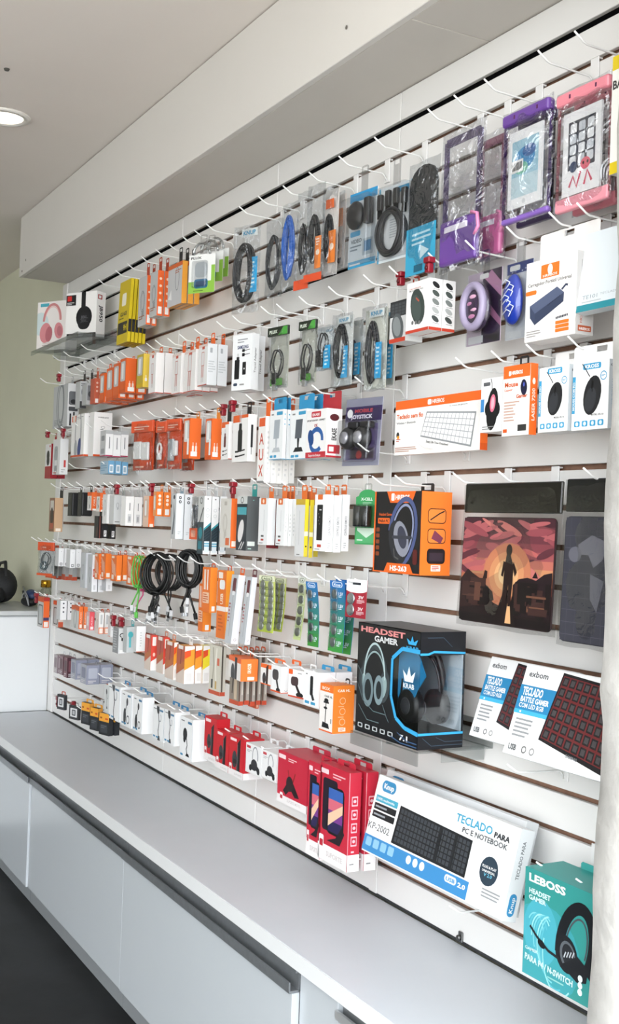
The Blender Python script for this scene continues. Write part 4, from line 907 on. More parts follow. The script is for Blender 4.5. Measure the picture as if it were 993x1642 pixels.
def pouch(col, col2, phone, name, desc, x1, yt, yb, x0, yf, yaw=0, big=False, seed=0, art=None):
    def fill(r, w, h, t):
        m = mat(col, .28); q = MB()
        if big:
            for sx in (-1, 1): q.box((sx*.38*w-.007, t*.42, .30*h), (sx*.38*w+.007, t*.55, .93*h), clear(col2, .42, .15))
            q.box((-.38*w, t*.42, .89*h), (.38*w, t*.55, .95*h), clear(col2, .42, .15)); q.build('pouch_frame', r)
            q = MB(); q.box((-.44*w, t*.2, .04*h), (.40*w, t*.75, .36*h), m, .008); q.build('folded_strap', r)
            q = MB(); q.box((-.30*w, t*.14, .27*h), (.22*w, t*.19, .31*h), mat('#E9E4F2', .4)); q.build('strap_label', r)
            q = MB(); q.tube([(.30*w, t*.2, .36*h), (.42*w, t*.25, .34*h), (.44*w, t*.3, .25*h), (.36*w, t*.3, .2*h)], .004, mat('#E58AB8', .4), 6); q.build('cord', r)
        else:
            q.box((-.46*w, t*.15, .86*h), (.46*w, t*.85, .97*h), m, .006); q.build('clip_bar', r)
            q = MB()
            for x in (-.2, .25): q.box((x*w, t*.1, .90*h), (x*w+.003, t*.15, .93*h), mat('#5A2A50', .4))
            q.build('clip_mark', r)
            card(r, w, h, .14, .12, .80, .80, '#F5F6F7', t*.5, art, 'phone_card', .004)
            q = MB(); q.box((-.46*w, t*.35, .0), (.46*w, t*.8, (.11 if 'E' in col[:2] else .05)*h), mat(col2, .35), .004); q.build('pouch_foot', r)
            for sx in (-1, 1):
                q = MB(); q.box((sx*.45*w-.002, t*.45, .05*h), (sx*.45*w+.002, t*.6, .87*h), clear(col2, .3, .15)); q.build('pouch_edge', r)
    bagged(name, desc, 'phone pouch', 1, x1, yt, yb, x0, .028, fill, yf=yf, yaw=yaw, seed=seed, m=clear('#F6F7FA', .11, .05, bump=1.0, scale=13, dist=.06), wrinkle=.006)
def art(P):
    P.rr(.10, .13, .90, .87, '#9CC6D8', .03); P.r(.10, .13, .90, .40, '#C4DCE4'); P.e(.5, .62, .3, .22, '#3E8CC0'); P.e(.62, .70, .2, .12, '#2B5F9C'); P.e(.4, .5, .2, .12, '#6FB8A0'); P.r(.05, .46, .45, .62, WHITE)
    for i in range(9): P.r(.10+.035*i, .49, .12+.035*i+.006*(i % 3), .59, '#222')
    P.e(.5, .065, .05, .05, '#D9DCDE')
def art2(P):
    P.rr(.14, .30, .86, .88, '#2E3440', .03)
    for j in range(4):
        for i in range(3): P.rr(.19+.23*i, .74-.13*j, .36+.23*i, .85-.13*j, ['#E9ECEF', '#C9CFD6', '#DDE2E6'][(i+j) % 3], .2)
    P.e(.62, .33, .13, .11, '#E5687A'); P.e(.57, .34, .025, .03, '#222'); P.e(.68, .34, .025, .03, '#222'); P.e(.3, .33, .1, .1, '#3E4A66')
    P.line([(.2, .1), (.3, .22), (.4, .08), (.5, .25)], .05, '#D8506C'); P.line([(.6, .08), (.68, .24), (.8, .1)], .05, '#D8506C')
pouch(PURP, '#9484BA', None, 'phone_pouch', 'large purple rimmed waterproof phone pouch in a crinkled bag', 512, 320, 815, 366, .125, 0, True, 21)
pouch('#C86A9C', '#D98CB4', None, 'phone_pouch', 'pink phone pouch behind the large purple one', 590, 350, 800, .10, .06, 0, True, 22)
pouch(PURP, '#8A66BE', True, 'phone_pouch', 'purple phone pouch with white phone print', 742, 240, 640, 573, .125, 0, False, 23, art)
pouch('#4A3A66', '#3A2E50', True, 'phone_pouch', 'dark purple phone pouch behind the purple one', 750, 270, 665, .11, .075, 0, False, 24, art)
pouch(PINK, '#EE9AA8', True, 'phone_pouch', 'pink phone pouch with white phone and icons', 945, 160, 595, 752, .125, 0, False, 25, art2)
pouch('#E58496', '#E58A98', True, 'phone_pouch', 'pink phone pouch behind the other pink one', 968, 190, 615, .12, .07, 0, False, 26, art2)
# ------------------------------------------------------------------ second hook row, left part
tile('T3')
def f(P): P.r(0, 0, 1, 1, '#C3C6C8'); pic_cable(P, .5, .55, .9, '#7E8488'); P.lines(.1, .06, .8, .2, 4, '#8C9094')
def g(P): P.r(0, 0, 1, 1, '#D9DADB'); P.rr(.1, .5, .85, .82, '#6A6C70', .2); P.e(.5, .58, .25, .2, '#232427'); P.r(.2, .02, .35, .3, '#2A2B2E'); P.r(.5, .02, .65, .34, '#2A2B2E'); P.rr(.1, .36, .9, .46, '#45474B', .2)
pack('accessory_box', 'silver grey printed box with black side drawing', 'box', 5, 315, 300, 680, 190, 416, '#CFD1D3', f, g, tab='#B9BBBD', yf=.125)
pack('accessory_box', 'slim grey box with black print', 'box', 5, 428, 280, 518, .06, 484, '#BFC1C3', None, lambda P: (P.r(0, 0, 1, .25, '#3A3B3E'), P.e(.5, .6, .3, .6, '#3F4145'), P.lines(.1, .8, .9, .95, 2, '#77797C')), tab='#1B1B1D', yf=.12)
pack('accessory_box', 'grey box with dark photo', 'box', 5, 488, 300, 490, .06, 550, '#B5B7B9', None, lambda P: (P.rr(.1, .2, .9, .9, '#7A7C80', .1), P.e(.5, .5, .3, .4, '#3F4246')), tab='#1B1B1D', yf=.12)
pack('cable_pack', 'dull red slim cable pack', 'pack', 5, 556, 255, 480, .05, 600, '#C45A40', None, sd(base='#C8644A', dots='#E9C8B8', nd=3), tab='#D05A34', yf=.12)
wf = style(base='#E4672C', win=(.34, .92, '#C9CBCD'), foot='#D85A22', fh=.1)
for i, (x0, x1, yt, yb) in enumerate(((602, 642, 208, 470), (660, 716, 158, 450), (720, 772, 118, 430))):
    pack('charger_box', 'orange charger box with grey window', 'box', 5, x1, yt, yb, x0, .03, '#E0622A', wf, sd(base='#E8682C'), tab=ORG, n=3, yf=.128)
def g(P):
    P.r(0, 0, 1, 1, '#E8682C'); P.rr(.22, .04, .85, .16, WHITE, .1)
    for x in (.3, .62): P.rr(x, .16, x+.18, .28, '#F6E2D6', .4); P.r(x+.06, .27, x+.12, .34, '#F6E2D6')
pack('charger_box', 'orange charger box with grey window and plain wide side', 'box', 5, 832, 75, 380, 780, 922, '#E8682C', wf, g, tab=ORG, n=2, yf=.128)
tile('T4')
yf_ = style(base='#C9B03C', win=(.36, .92, '#C4C6C6'), foot='#D8B020', fh=.12)
def g(P): P.r(0, 0, 1, 1, '#EBCB52'); P.rr(.3, .18, .7, .28, WHITE, .4); P.r(.44, .26, .56, .36, WHITE)
pack('charger_box', 'yellow charger box with grey window', 'box', 5, 143, 232, 498, 92, 190, '#E8C64A', yf_, g, tab='#E07A30', n=3, yf=.128)
def wch(P): P.r(0, .93, 1, 1, '#E9D6D0'); P.rr(.4, .88, .68, .95, '#C8523C', .2); pic_twocable(P, .5, .44, .62, '#E8E6E6', '#C98A82'); P.r(0, 0, 1, .02, '#C8523C')
ws = lambda P: P.r(0, 0, 1, .02, '#C8523C')
pack('charger_box', 'white charger box with small rose picture', 'box', 5, 240, 222, 546, 188, 306, '#F3F1F0', wch, ws, tab=ORG, n=2, yf=.128)
pack('charger_box', 'white charger box with small rose picture', 'box', 5, 440, 225, 548, 372, .024, '#F3F1F0', wch, ws, tab=ORG, n=3, yf=.128)
pack('charger_box', 'white charger box with small rose picture', 'box', 5, 556, 195, 528, 468, .024, '#F3F1F0', wch, ws, tab=ORG, n=3, yf=.128)
def g(P): P.r(0, 0, 1, 1, '#E4E7EA'); P.rr(.25, .78, .5, .9, '#A9AEB2', .2); P.lines(.1, .3, .9, .6, 5, '#C3C8CC')
pack('charger_box', 'white charger box with small rose picture', 'box', 5, 652, 150, 480, 580, .031, '#F0F0F0', wch, g, tab=ORG, n=2, yf=.128)
tile('B2')
def f(P):
    P.text('SAMSUNG', .25, .74, .06, '#2A3A66', .56, bold=2); P.lines(.25, .84, .8, .93, 2, '#9A9DA2'); P.rr(.13, .20, .38, .55, '#1B1C1F', .1); P.rr(.22, .53, .36, .60, '#26272A', .1); P.r(.25, .6, .27, .66, '#999'); P.r(.31, .6, .33, .66, '#999')
    P.rr(.54, .27, .72, .50, '#1B1C1F', .15); P.e(.63, .38, .03, .03, '#DDD'); P.rr(.50, .60, .64, .66, '#202124', .2); P.rr(.50, .68, .64, .73, '#202124', .2); P.line([(.64, .63), (.9, .64)], .02, '#222'); P.line([(.64, .705), (.9, .715)], .02, '#222'); P.rr(.1, .08, .3, .13, '#3E4A5C', .4); P.lines(.42, .07, .8, .13, 1, '#999')
def g(P): P.text('Travel Adapter', .6, .3, .25, '#777', .45, rot=90)
pack('charger_box', 'tall white phone charger box with black charger picture', 'box', 5, 240, 98, 362, .085, 272, '#EFF1F3', f, g, tab=None, yf=.12, yaw=14)
pack('charger_box', 'plain white charger box behind the phone charger', 'box', 5, 262, 110, 368, .085, 300, '#ECEEF0', None, g, yf=.062, yaw=8)
def greenbag(r, w, h, t):
    card(r, w, h, .04, .02, .96, .98, '#B9BAAE', t*.8)
    coil(r, -.02*w, .42*h, .26*w, .22*h, t*.5, 2, .0022, '#1F2022', seed=6); plug(r, -.1*w, t*.5, .26*h, .02, .03, '#1B1C1E'); card(r, w, h, .2, .05, .8, .16, '#4E8C3A', t*.3)
gh = ('#1F2A1E', .13, lambda P: (P.poly([(.55, 0), (1, 0), (1, 1), (.8, 1)], '#4FA044'), P.text('PLUX', .1, .3, .4, '#DDE8DA', .4, bold=2)))
bagged('cable_bag', 'grey bag with green header and short black cable', 'cable', 5, 395, 62, 352, 303, .018, greenbag, gh, yf=.125, yaw=8, seed=31)
bagged('cable_bag', 'grey bag with green header and adapter cable', 'cable', 5, 525, 35, 330, 448, .018, greenbag, gh, yf=.125, yaw=8, seed=32)
def fill(r, w, h, t):
    card(r, w, h, .03, .02, .97, .98, '#C9CFD0', t*.8, lambda P: P.text('KNUP', .5, .88, .06, '#4A8CA8', .4)); coil(r, -.05*w, .62*h, .24*w, .26*h, t*.5, 2, .002, '#232427', seed=8)
    q = MB(); q.box((-.42*w, t*.3, .1*h), (-.05*w, t*.6, .48*h), mat('#1E1F22', .35), .004); q.build('adapter', r); card(r, w, h, .58, .04, .95, .55, CYAN, t*.25, lambda P: P.lines(.2, .1, .8, .9, 5, '#D2EDF6'), 'tag_card')
bagged('adapter_bag', 'clear bag with black adapter and blue tag', 'adapter', 5, 605, 55, 268, 525, .018, fill, yf=.115, yaw=6, seed=33)
bagged('cable_bag', 'clear bag with black cable and blue tag', 'cable', 5, 692, -5, 345, 598, .02, cablebag('#1F2023', CYAN, 12, .0026, 'KNUP', .28, .36, .50, (.55, .12, .85, .55), paper='#D4D6D2'), yf=.125, yaw=6, seed=34)
bagged('cable_bag', 'clear bag with black cable and blue tag', 'cable', 5, 742, 20, 320, 660, .018, cablebag('#1F2A3C', CYAN, 5, .0026, None, .25, .3, .36, (.62, .1, .95, .6), paper='#D4D6D2'), yf=.085, yaw=6, seed=35)
bagged('cable_bag', 'clear bag with black cable and blue tag', 'cable', 5, 852, -45, 362, 735, .02, cablebag('#212226', CYAN, 12, .0028, 'KNUP', .20, .36, .46, (.62, .14, .86, .56), paper='#CFD0C4'), yf=.125, yaw=6, seed=36)
bagged('cable_bag', 'clear bag with black cable and blue tag', 'cable', 5, 892, -30, 345, 800, .018, cablebag('#2A2B2E', CYAN, 5, .0026, 'KNUP', .2, .3, .4, (.7, .1, .97, .55), paper='#CFD0C4'), yf=.085, yaw=6, seed=37)
# ------------------------------------------------------------------ third hook row, left part
tile('T3')
def f(P): P.r(0, .35, 1, 1, '#ECEBEA'); P.e(.5, .66, .26, .26, '#17181A'); P.e(.52, .52, .26, .26, '#17181A'); P.r(0, 0, 1, .33, '#A6202C'); P.rr(.7, .9, .9, .96, RED, .2)
pack('speaker_box', 'white and red box with black round speaker', 'box', 8, 168, 835, 1140, .085, .03, '#B02030', f, sd(base='#9A1C28', lab=None), tab='#B02030', yf=.125, n=2)
def f(P): P.rr(.2, .4, .7, .8, '#A5A9AC', .3); P.arc(.45, .35, .22, .5, .05, '#8C9094'); P.r(.3, .1, .6, .25, '#9A9EA2'); P.lines(.1, .02, .8, .08, 1, '#C04A3C')
def g(P): P.r(.5, .2, .75, .4, '#C23A3A'); P.lines(.2, .04, .7, .16, 2, '#AAA')
pack('accessory_box', 'light grey boxed accessory with white side', 'box', 8, 248, 790, 1105, 186, 320, '#E6E7E8', f, g, tab='#D5D6D8', yf=.128)
def f(P): P.rr(.02, .84, .38, .98, '#E0602C', .1); P.e(.2, .91, .1, .1, '#F6E5DA'); P.lines(.45, .88, .95, .95, 2, '#999'); P.arc(.55, .50, .22, .7, .05, '#8E9296', -60, 250); P.e(.38, .18, .12, .22, '#A8ACB0'); P.e(.66, .2, .13, .24, '#3A4A86', -10); P.r(0, 0, 1, .045, '#D9582C')
def g(P): P.lines(.45, .9, .9, .96, 1, '#555'); P.r(0, 0, 1, .045, '#D9582C')
pack('headphone_box', 'tall white neckband earphone box with orange foot', 'box', 8, 460, 565, 945, 348, 545, '#F4F3F2', f, g, tab='#E9E9E9', yf=.128)
def g(P): P.text('WIRELESS', .5, .87, .028, '#333', .6, align='c'); P.arc(.5, .66, .1, .06, .02, '#777'); P.lines(.35, .6, .65, .63, 1, '#777'); P.r(0, 0, 1, .045, '#D9582C')
pack('headphone_box', 'plain tall white box beside the neckband earphone box', 'box', 8, 546, 553, 945, .06, 705, '#F4F3F2', None, g, tab='#E9E9E9', yf=.118)
def f(P): P.r(0, 0, 1, 1, '#CDCFD1'); P.rr(.2, .6, .8, .8, '#8A8D92', .3); P.rr(.2, .1, .8, .3, '#9EA1A5', .3); P.r(0, 0, 1, .04, '#B03A5A')
def g(P): P.r(0, .86, 1, 1, '#B5B7B9'); P.r(.45, .3, .58, .75, '#8C8E92'); P.r(0, 0, 1, .05, '#B03A5A')
pack('earphone_pack', 'small white pack with plum foot', 'pack', 8, 655, 715, 945, 607, 720, '#F1F1F2', f, g, yf=.13, n=3, gap=.001)
def f(P): P.r(0, 0, 1, 1, '#A9C3D6'); P.lines(.1, .2, .9, .9, 4, '#7DA4C0')
def g(P): P.r(0, 0, 1, 1, '#6FA6CC'); P.rr(.2, .1, .8, .7, WHITE, .1); P.rr(.3, .2, .7, .6, '#9AB4C6', .1)
pack('earphone_pack', 'small pale blue low-hanging pack', 'pack', 10, 680, 985, 1100, 610, 735, '#7FB0D0', f, g, yf=.13, n=3, gap=.002, tab='clear')
tile('T5')
def obag(kind):
    def fill(r, w, h, t):
        card(r, w, h, .02, .02, .98, .98, '#E2552A', t*.82, lambda P: (P.lines(.15, .82, .85, .92, 2, '#F6C8B0'), P.r(0, 0, 1, .14, '#D84A20'), P.lines(.1, .04, .8, .11, 1, '#F6D2C0')))
        q = MB(); M = mat('#F3F2F0', .35)
        if kind == 0: q.box((-.36*w, t*.2, .24*h), (-.02*w, t*.7, .60*h), M, .006); q.box((.0, t*.2, .22*h), (.34*w, t*.7, .58*h), M, .006)
        elif kind == 1: q.tube([(-.1*w+.2*w*math.cos(a), t*.4, .42*h+.13*h*math.sin(a)) for a in [2*math.pi*i/16 for i in range(16)]], .004, M, 6, closed=True); q.box((-.3*w, t*.2, .2*h), (.1*w, t*.6, .32*h), M, .004)
        else: q.box((-.3*w, t*.2, .18*h), (.05*w, t*.7, .62*h), mat('#A9ADB0', .3), .004); q.box((.06*w, t*.2, .28*h), (.3*w, t*.7, .58*h), M, .004)
        q.build('charger', r)
    return fill
OB = clear('#F0A080', .16, .1, bump=.5)
oh = ('#E4562A', .22, lambda P: (P.lines(.15, .2, .9, .6, 2, '#F8D0BC'),))
bagged('charger_bag', 'orange bag with two white chargers inside', 'charger', 8, 245, 168, 570, 78, .02, obag(0), oh, yf=.128, yaw=10, seed=41, m=BAG)
bagged('charger_bag', 'orange bag with white cable loop', 'charger', 8, 282, 175, 560, 215, .02, obag(1), oh, yf=.098, yaw=6, seed=42, m=BAG)
bagged('charger_bag', 'orange bag with white cable loop', 'charger', 8, 350, 178, 555, 272, .02, obag(1), oh, yf=.125, yaw=6, seed=43, m=BAG)
bagged('charger_bag', 'orange bag with grey and white charger', 'charger', 8, 462, 155, 560, 352, .022, obag(2), oh, yf=.128, yaw=8, seed=44, m=BAG)
bagged('charger_bag', 'orange bag with grey label, right end of the orange bags', 'charger', 8, 565, 190, 570, 470, .02, obag(2), ('#B8452A', .2, None), yf=.085, yaw=8, seed=45, m=BAG)
def g(P):
    P.r(0, 0, 1, 1, '#EE6E2C'); P.rr(.12, .06, .7, .18, WHITE, .1)
    for x in (.22, .5): P.rr(x, .18, x+.18, .32, '#F8E6DA', .4); P.r(x+.06, .3, x+.12, .4, '#F8E6DA')
for x0, x1, x2, yt, yb in ((512, 562, 650, 150, 472), (686, 736, 812, 152, 478)):
    pack('charger_box', 'orange charger box with grey window', 'box', 8, x1, yt, yb, x0, x2, '#EE6E2C', style(base='#E4662C', win=(.42, .95, '#D2D3D4'), strip=WHITE, foot='#D85A22'), g, tab=ORG2, yf=.128)
def wcf(c):
    def f(P):
        P.r(0, .93, 1, 1, '#E8662C'); P.r(0, .85, .5, .93, '#E8662C'); pic_charger(P, .5, .50, .85, c)
        for v in (.12, .22): P.rr(.2, v-.02, .4, v+.02, '#1F2023', .3); P.line([(.4, v), (.85, v+.03)], .04, '#1F2023')
    return f
pack('charger_box', 'white charger box with dark charger picture', 'box', 8, 872, 178, 478, 815, 902, '#F4F3F2', wcf('#6A3430'), ws, tab='#1B1B1D', yf=.128)
tile('B2')
def g(P): P.r(.35, .3, .6, .78, '#232427'); P.r(.42, .15, .5, .3, '#777')
pack('charger_box', 'white charger box with black charger picture and orange corner', 'box', 8, 222, 478, 700, 152, 262, '#F5F4F3', wcf('#1E1F22'), g, tab='#1B1B1D', yf=.128)
def f(P):
    P.r(.1, .85, .9, .98, '#E26030')
    for i, c in enumerate('AUX'): P.text(c, .18, .58-.24*i, .17, '#C9503C', .6, bold=1)
    P.r(0, 0, 1, .03, '#888')
def g(P): P.lines(.3, .1, .7, .8, 9, '#D9D9DA')
pack('cable_pack', 'tall slim white pack with red letters AUX', 'pack', 8, 302, 488, 800, 268, .017, '#F4F3F1', f, g, yf=.13, n=5, gap=.001, tab=ORG)
def stf(c, c2):
    def f(P): P.rr(.5, .89, .95, .96, '#3C9CC8', .3); P.lines(.1, .88, .4, .95, 1, '#888'); P.poly([(.3, .42), (.72, .42), (.78, .80), (.35, .80)], c); P.poly([(.45, .42), (.6, .42), (.56, .2), (.48, .2)], c2); P.poly([(.22, .15), (.85, .15), (.75, .24), (.35, .24)], c2); P.rr(.08, .04, .3, .09, '#3C9CC8', .3); P.rr(.36, .04, .58, .09, '#3C9CC8', .3); P.r(0, 0, 1, .012, '#3C9CC8')
    return f
def g(P):
    for i in range(3): P.e(.5, .9-.1*i, .2, .2, '#55A8CC', n=10)
    P.r(0, 0, 1, .012, '#3C9CC8')
pack('phone_stand_box', 'white box with pale phone stand', 'box', 8, 386, 455, 690, 325, 402, '#F1F4F6', stf('#A9B2BA', '#BFC6CC'), g, tab='#2E94C6', yf=.128, n=2, tw=.07)
pack('phone_stand_box', 'white box with dark phone stand', 'box', 8, 495, 452, 688, 422, .022, '#F1F4F6', stf('#5A6068', '#23262A'), g, tab='#2E94C6', yf=.128, n=3, tw=.08)
def f(P):
    P.rr(.25, .84, .72, .96, '#C22F3C', .2); P.text('EKASE', .3, .87, .05, WHITE, .35, bold=2); P.text('SPORTS BAND / ARMSET', .04, .76, .035, '#444', .9, bold=2); P.text('OK', .4, .64, .06, '#B0303C', .18, bold=2)
    P.arc(.52, .36, .30, .26, .12, '#2A5FA4', -20, 300, 15); P.e(.25, .42, .14, .2, '#1F4A88', 20); P.r(0, 0, 1, .12, '#C22F3C'); P.text('Suporte braço', .15, .03, .05, WHITE, .6)
def g(P): P.e(.5, .82, .3, .2, '#5A1E24'); P.text('EKASE', .65, .35, .3, '#333', .25, rot=90, bold=2); P.rr(.1, .08, .9, .26, '#C22F3C', .1); P.rr(.2, .12, .5, .22, WHITE, .1); P.r(0, 0, 1, .04, '#C22F3C')
pack('armband_box', 'white and red boxed armband with blue band picture', 'box', 8, 590, 450, 680, 496, 662, '#F3F2F2', f, g, tab='#B8303A', yf=.128, n=1, tw=.09)
# trigger blister
loc, rot, w, d, h = place(800, 388, 712, 632, .035, .128, 10, 3); r = empty('game_trigger_blister', loc, rot)
q = MB(); q.box((-w/2, .024, 0), (w/2, .0255, h), mat('#A9A8BC', .5)); q.build('back_card', r)
P = Print(w, h, lambda a, b, o: (a-w/2, .024-o, b)); P.r(0, .66, 1, .88, '#43306E'); P.r(.05, .68, .95, .86, '#35265C'); P.text('MOBILE', .25, .79, .05, '#E04A5A', .5, bold=2); P.text('JOYSTICK', .15, .70, .055, '#E9E6F2', .6, bold=2); P.e(.12, .78, .08, .08, '#E8E8EA'); P.r(.08, .08, .92, .62, '#6A5A8C'); P.rr(.2, .1, .85, .26, '#3A2A44', .1); P.e(.45, .16, .08, .08, '#C8303A'); P.mb.build('card_print', r)
for i, (x, z, rr_, c) in enumerate(((-.28, .40, .026, '#B9B9C2'), (.10, .40, .026, '#C9C9D0'))):
    q = MB(); q.lathe([(rr_, .02), (rr_, .008), (rr_*.8, .002), (rr_*.55, .0)], (x*w, 0, z*h), mat('#232327', .35), 20, 'y'); q.lathe([(rr_*.6, .001), (rr_*.5, -.004)], (x*w, 0, z*h), mat(c, .25, .5), 16, 'y'); q.build('suction_stick', r)
for x in (-.12, .22):
    q = MB(); q.box((x*w-.018, .004, .54*h), (x*w+.018, .022, .64*h), mat('#1E1E22', .35), .004); q.build('trigger', r)
q = MB(); q.box((-w*.44, -.008, .05*h), (w*.44, .023, .66*h), BLIS, .006); q.box((-w/2, .022, 0), (w/2, .0236, h), BLIS); q.build('blister', r)
finish(r, '', 'purple mobile game trigger blister with two round sticks', 'pack', 8, w, h, .026, .128, None, 1, 0, None)
# ------------------------------------------------------------------ fourth hook row
tile('T6')
def f(P): P.r(0, 0, 1, 1, '#8A5A3C'); P.rr(.15, .62, .85, .92, '#D9D4CC', .1); P.e(.5, .45, .3, .5, '#3A2A24'); P.rr(.2, .08, .8, .25, '#B5553A', .1)
pack('accessory_box', 'brown box with white and black drawing', 'box', 11, 180, 140, 410, .075, .035, '#C89A70', f, sd(base='#C9A684', lab='#EFE3D6', lv=(.02, .1)), yf=.13, tab='#1B1B1D')
pack('accessory_box', 'slim pale lilac box on the brown boxes', 'box', 11, 203, 145, 370, .05, 252, '#D5D8E4', None, lambda P: (P.r(0, 0, .18, 1, '#4A4C54'), P.e(.6, .5, .06, .06, '#333')), yf=.10, tab='#1B1B1D')
def f(P): P.r(0, 0, 1, 1, '#1C1D1F'); P.lines(.2, .7, .8, .9, 3, '#3C3E42'); P.rr(.2, .1, .8, .5, '#2A2B2E', .2)
pack('pouch_pack', 'black soft pack', 'pack', 11, 320, 98, 285, 290, .045, '#1D1E20', f, None, yf=.13, tab='#1B1B1D', bev=.006)
pack('pouch_pack', 'black soft pack', 'pack', 11, 398, 95, 285, 368, .045, '#1D1E20', f, None, yf=.13, tab='#1B1B1D', bev=.006)
pack('accessory_box', 'small white box hanging under the black packs', 'box', 14, 300, 292, 360, .05, 360, '#D9DCDF', None, lambda P: P.lines(.1, .2, .8, .8, 4, '#8C9096'), yf=.11, hang=False) if 0 else None
of = style(base='#F0ECE8', pic=pic_cable, pc='#2A2B2E', ps=.7, foot='#F4F2F0', hdr=ORG, hh=.2)
pack('cable_pack', 'small white pack with orange side and tab', 'pack', 11, 478, 95, 240, 446, 526, '#EE6A2C', of, sd(base='#EE6E30', lab='#F6EDE6', lv=(.0, .1), vt='CABLE', tc='#F8D8C4'), yf=.13, tab='#EE6A2C')
pack('cable_pack', 'small white pack with orange side and tab', 'pack', 11, 545, 100, 250, .04, 588, '#EE6A2C', of, sd(base='#EE6E30', lab='#F6EDE6', lv=(.0, .1), vt='CABLE', tc='#F8D8C4'), yf=.13, tab='#EE6A2C')
def g(P): P.r(0, 0, 1, 1, '#1A1A1D'); P.rr(.25, .12, .75, .55, '#EDEDEE', .1); P.lines(.3, .2, .7, .5, 3, '#555')
pack('cable_pack', 'narrow black pack with white sticker hanging low', 'pack', 11, 530, 285, 462, .045, 563, '#1B1B1E', style(base='#26262A', strip='#5A3A34'), lambda P: P.r(.3, 0, .5, 1, '#8A4A3C'), yf=.12, tab='#1B1B1D')
pack('cable_pack', 'narrow black pack with white sticker hanging low', 'pack', 11, 566, 348, 462, .045, 608, '#1B1B1E', None, g, yf=.11, tab='#1B1B1D', n=2, gap=.01)
def f(P): P.r(0, 0, 1, 1, '#E9E8E7'); pic_cable(P, .5, .6, .9, '#B5B8BA')
pack('earphone_pack', 'white boxed earphone pack', 'pack', 11, 600, 112, 345, .05, 650, '#F1F0EF', f, None, yf=.13, tab='#B0B0B2')
pack('earphone_pack', 'grey clear-fronted earphone pack', 'pack', 11, 655, 118, 350, .05, 745, '#D2D3D4', None, lambda P: (P.r(0, 0, 1, 1, '#CFD1D2'), pic_cable(P, .3, .65, .45, '#9EA2A4'), pic_cable(P, .72, .65, .45, '#9EA2A4'), P.lines(.1, .05, .8, .12, 1, '#777')), yf=.128, tab='clear')
wsd = lambda P: (P.r(.44, .52, .56, .78, '#8C8E90'), P.rr(.28, .1, .72, .4, '#D5D6D7', .1), P.rr(.38, .15, .62, .32, '#A9ABAD', .1))
pack('earphone_pack', 'white boxed earphone pack', 'pack', 11, 748, 128, 362, .05, 812, '#F5F4F3', None, wsd, yf=.128, tab='#C9CACB', n=2, gap=.002)
pack('cable_pack', 'pale front orange-sided cable pack', 'pack', 11, 932, 125, 372, 888, 978, '#EE6A2C', style(base='#E8C8B4', win=(.3, .9, '#D8B8A4')), sd(base='#EE7034', lab='#F6E2D4', lv=(.0, .1)), yf=.13, tab='#B01C28')
tile('T7')
pack('cable_pack', 'short orange pack with white dots', 'pack', 11, 98, 90, 285, 76, 152, '#EE7C2C', style(base='#E8A068', win=(.25, .85, '#D9C8B8')), sd(base='#EE7C2C', dots='#FBEADB', nd=3, lv=(.06, .3)), yf=.13, tab='#E07A30', n=2, gap=.003)
def f(P): P.r(0, 0, 1, 1, '#C9CCCE'); P.e(.5, .92, .2, .2, '#30343A'); P.poly([(.2, .1), (.5, .5), (.4, .8), (.8, .5), (.5, .1)], '#6A7078')
def g(P): P.e(.5, .91, .19, .19, '#2E3A48'); P.e(.5, .82, .19, .19, '#2E3A48'); P.e(.5, .91, .08, .08, WHITE); P.e(.5, .82, .08, .08, WHITE); P.lines(.3, .1, .7, .18, 2, '#C9CDD0')
pack('cable_box', 'tall pale blue-white cable box with two round marks', 'box', 11, 252, 105, 468, 218, 312, '#EDF1F5', f, g, yf=.13, tab='#8FA8B8', n=2, gap=.003)
def fill(r, w, h, t):
    for i, x in enumerate((-.25, 0, .25)): q = MB(); q.tube([(x*w, t*.5, .2*h), (x*w+.003, t*.5, .55*h), (x*w, t*.5, .8*h)], .003, mat('#5A5E62', .4), 6); q.build('cable', r)
    card(r, w, h, .05, .0, .95, .26, '#D8603C', t*.2, lambda P: P.rr(.2, .2, .8, .8, '#E8A890', .2)); card(r, w, h, .04, .2, .96, .98, '#D5D2CE', t*.85)
bagged('cable_bag', 'clear bag with grey cables and red label', 'cable', 11, 420, 130, 472, 355, .016, fill, yf=.125, yaw=6, seed=51)
def f(P): P.r(0, 0, 1, 1, '#3A4A52'); P.r(0, .55, 1, 1, '#C9CBCA'); P.arc(.5, .92, .18, .18, .06, '#333'); P.line([(.2, .5), (.9, .8)], .12, '#3A3C3E'); P.e(.5, .36, .3, .4, '#2E8C98'); P.rr(.2, .08, .8, .22, '#2E7C8C', .1)
def g(P):
    P.r(0, 0, 1, 1, '#F2F4F5'); P.e(.5, .95, .12, .1, '#888'); P.arc(.5, .76, .2, .2, .05, '#C3C9CC'); P.arc(.5, .66, .2, .2, .05, '#C3C9CC')
    P.poly([(0, .06), (1, .06), (1, .55), (0, .44)], '#24343C'); P.poly([(0, .44), (1, .55), (1, .51), (0, .40)], '#3C9AA8'); P.rr(.15, .03, .85, .22, '#DDE8EE', .05); P.r(.15, .17, .85, .19, '#4FA8C8'); P.r(.15, .13, .85, .15, '#4FA8C8')
    for i in range(4): P.line([(.1, .24+.05*i), (.9, .32+.05*i)], .05, '#3E4E58')
pack('cable_box', 'tall white cable box with dark teal diagonal foot', 'box', 11, 472, 125, 588, 424, 527, '#EEF1F2', f, g, yf=.13, tab='#D5D8DA', n=3, gap=.003)
def f(P): P.r(0, 0, 1, 1, '#D9D6D0'); P.rr(.35, .86, .6, .94, '#B5B0A8', .2); pic_cable(P, .45, .5, .7, '#C0BBB2'); P.rr(.55, .05, .9, .2, '#D87048', .1)
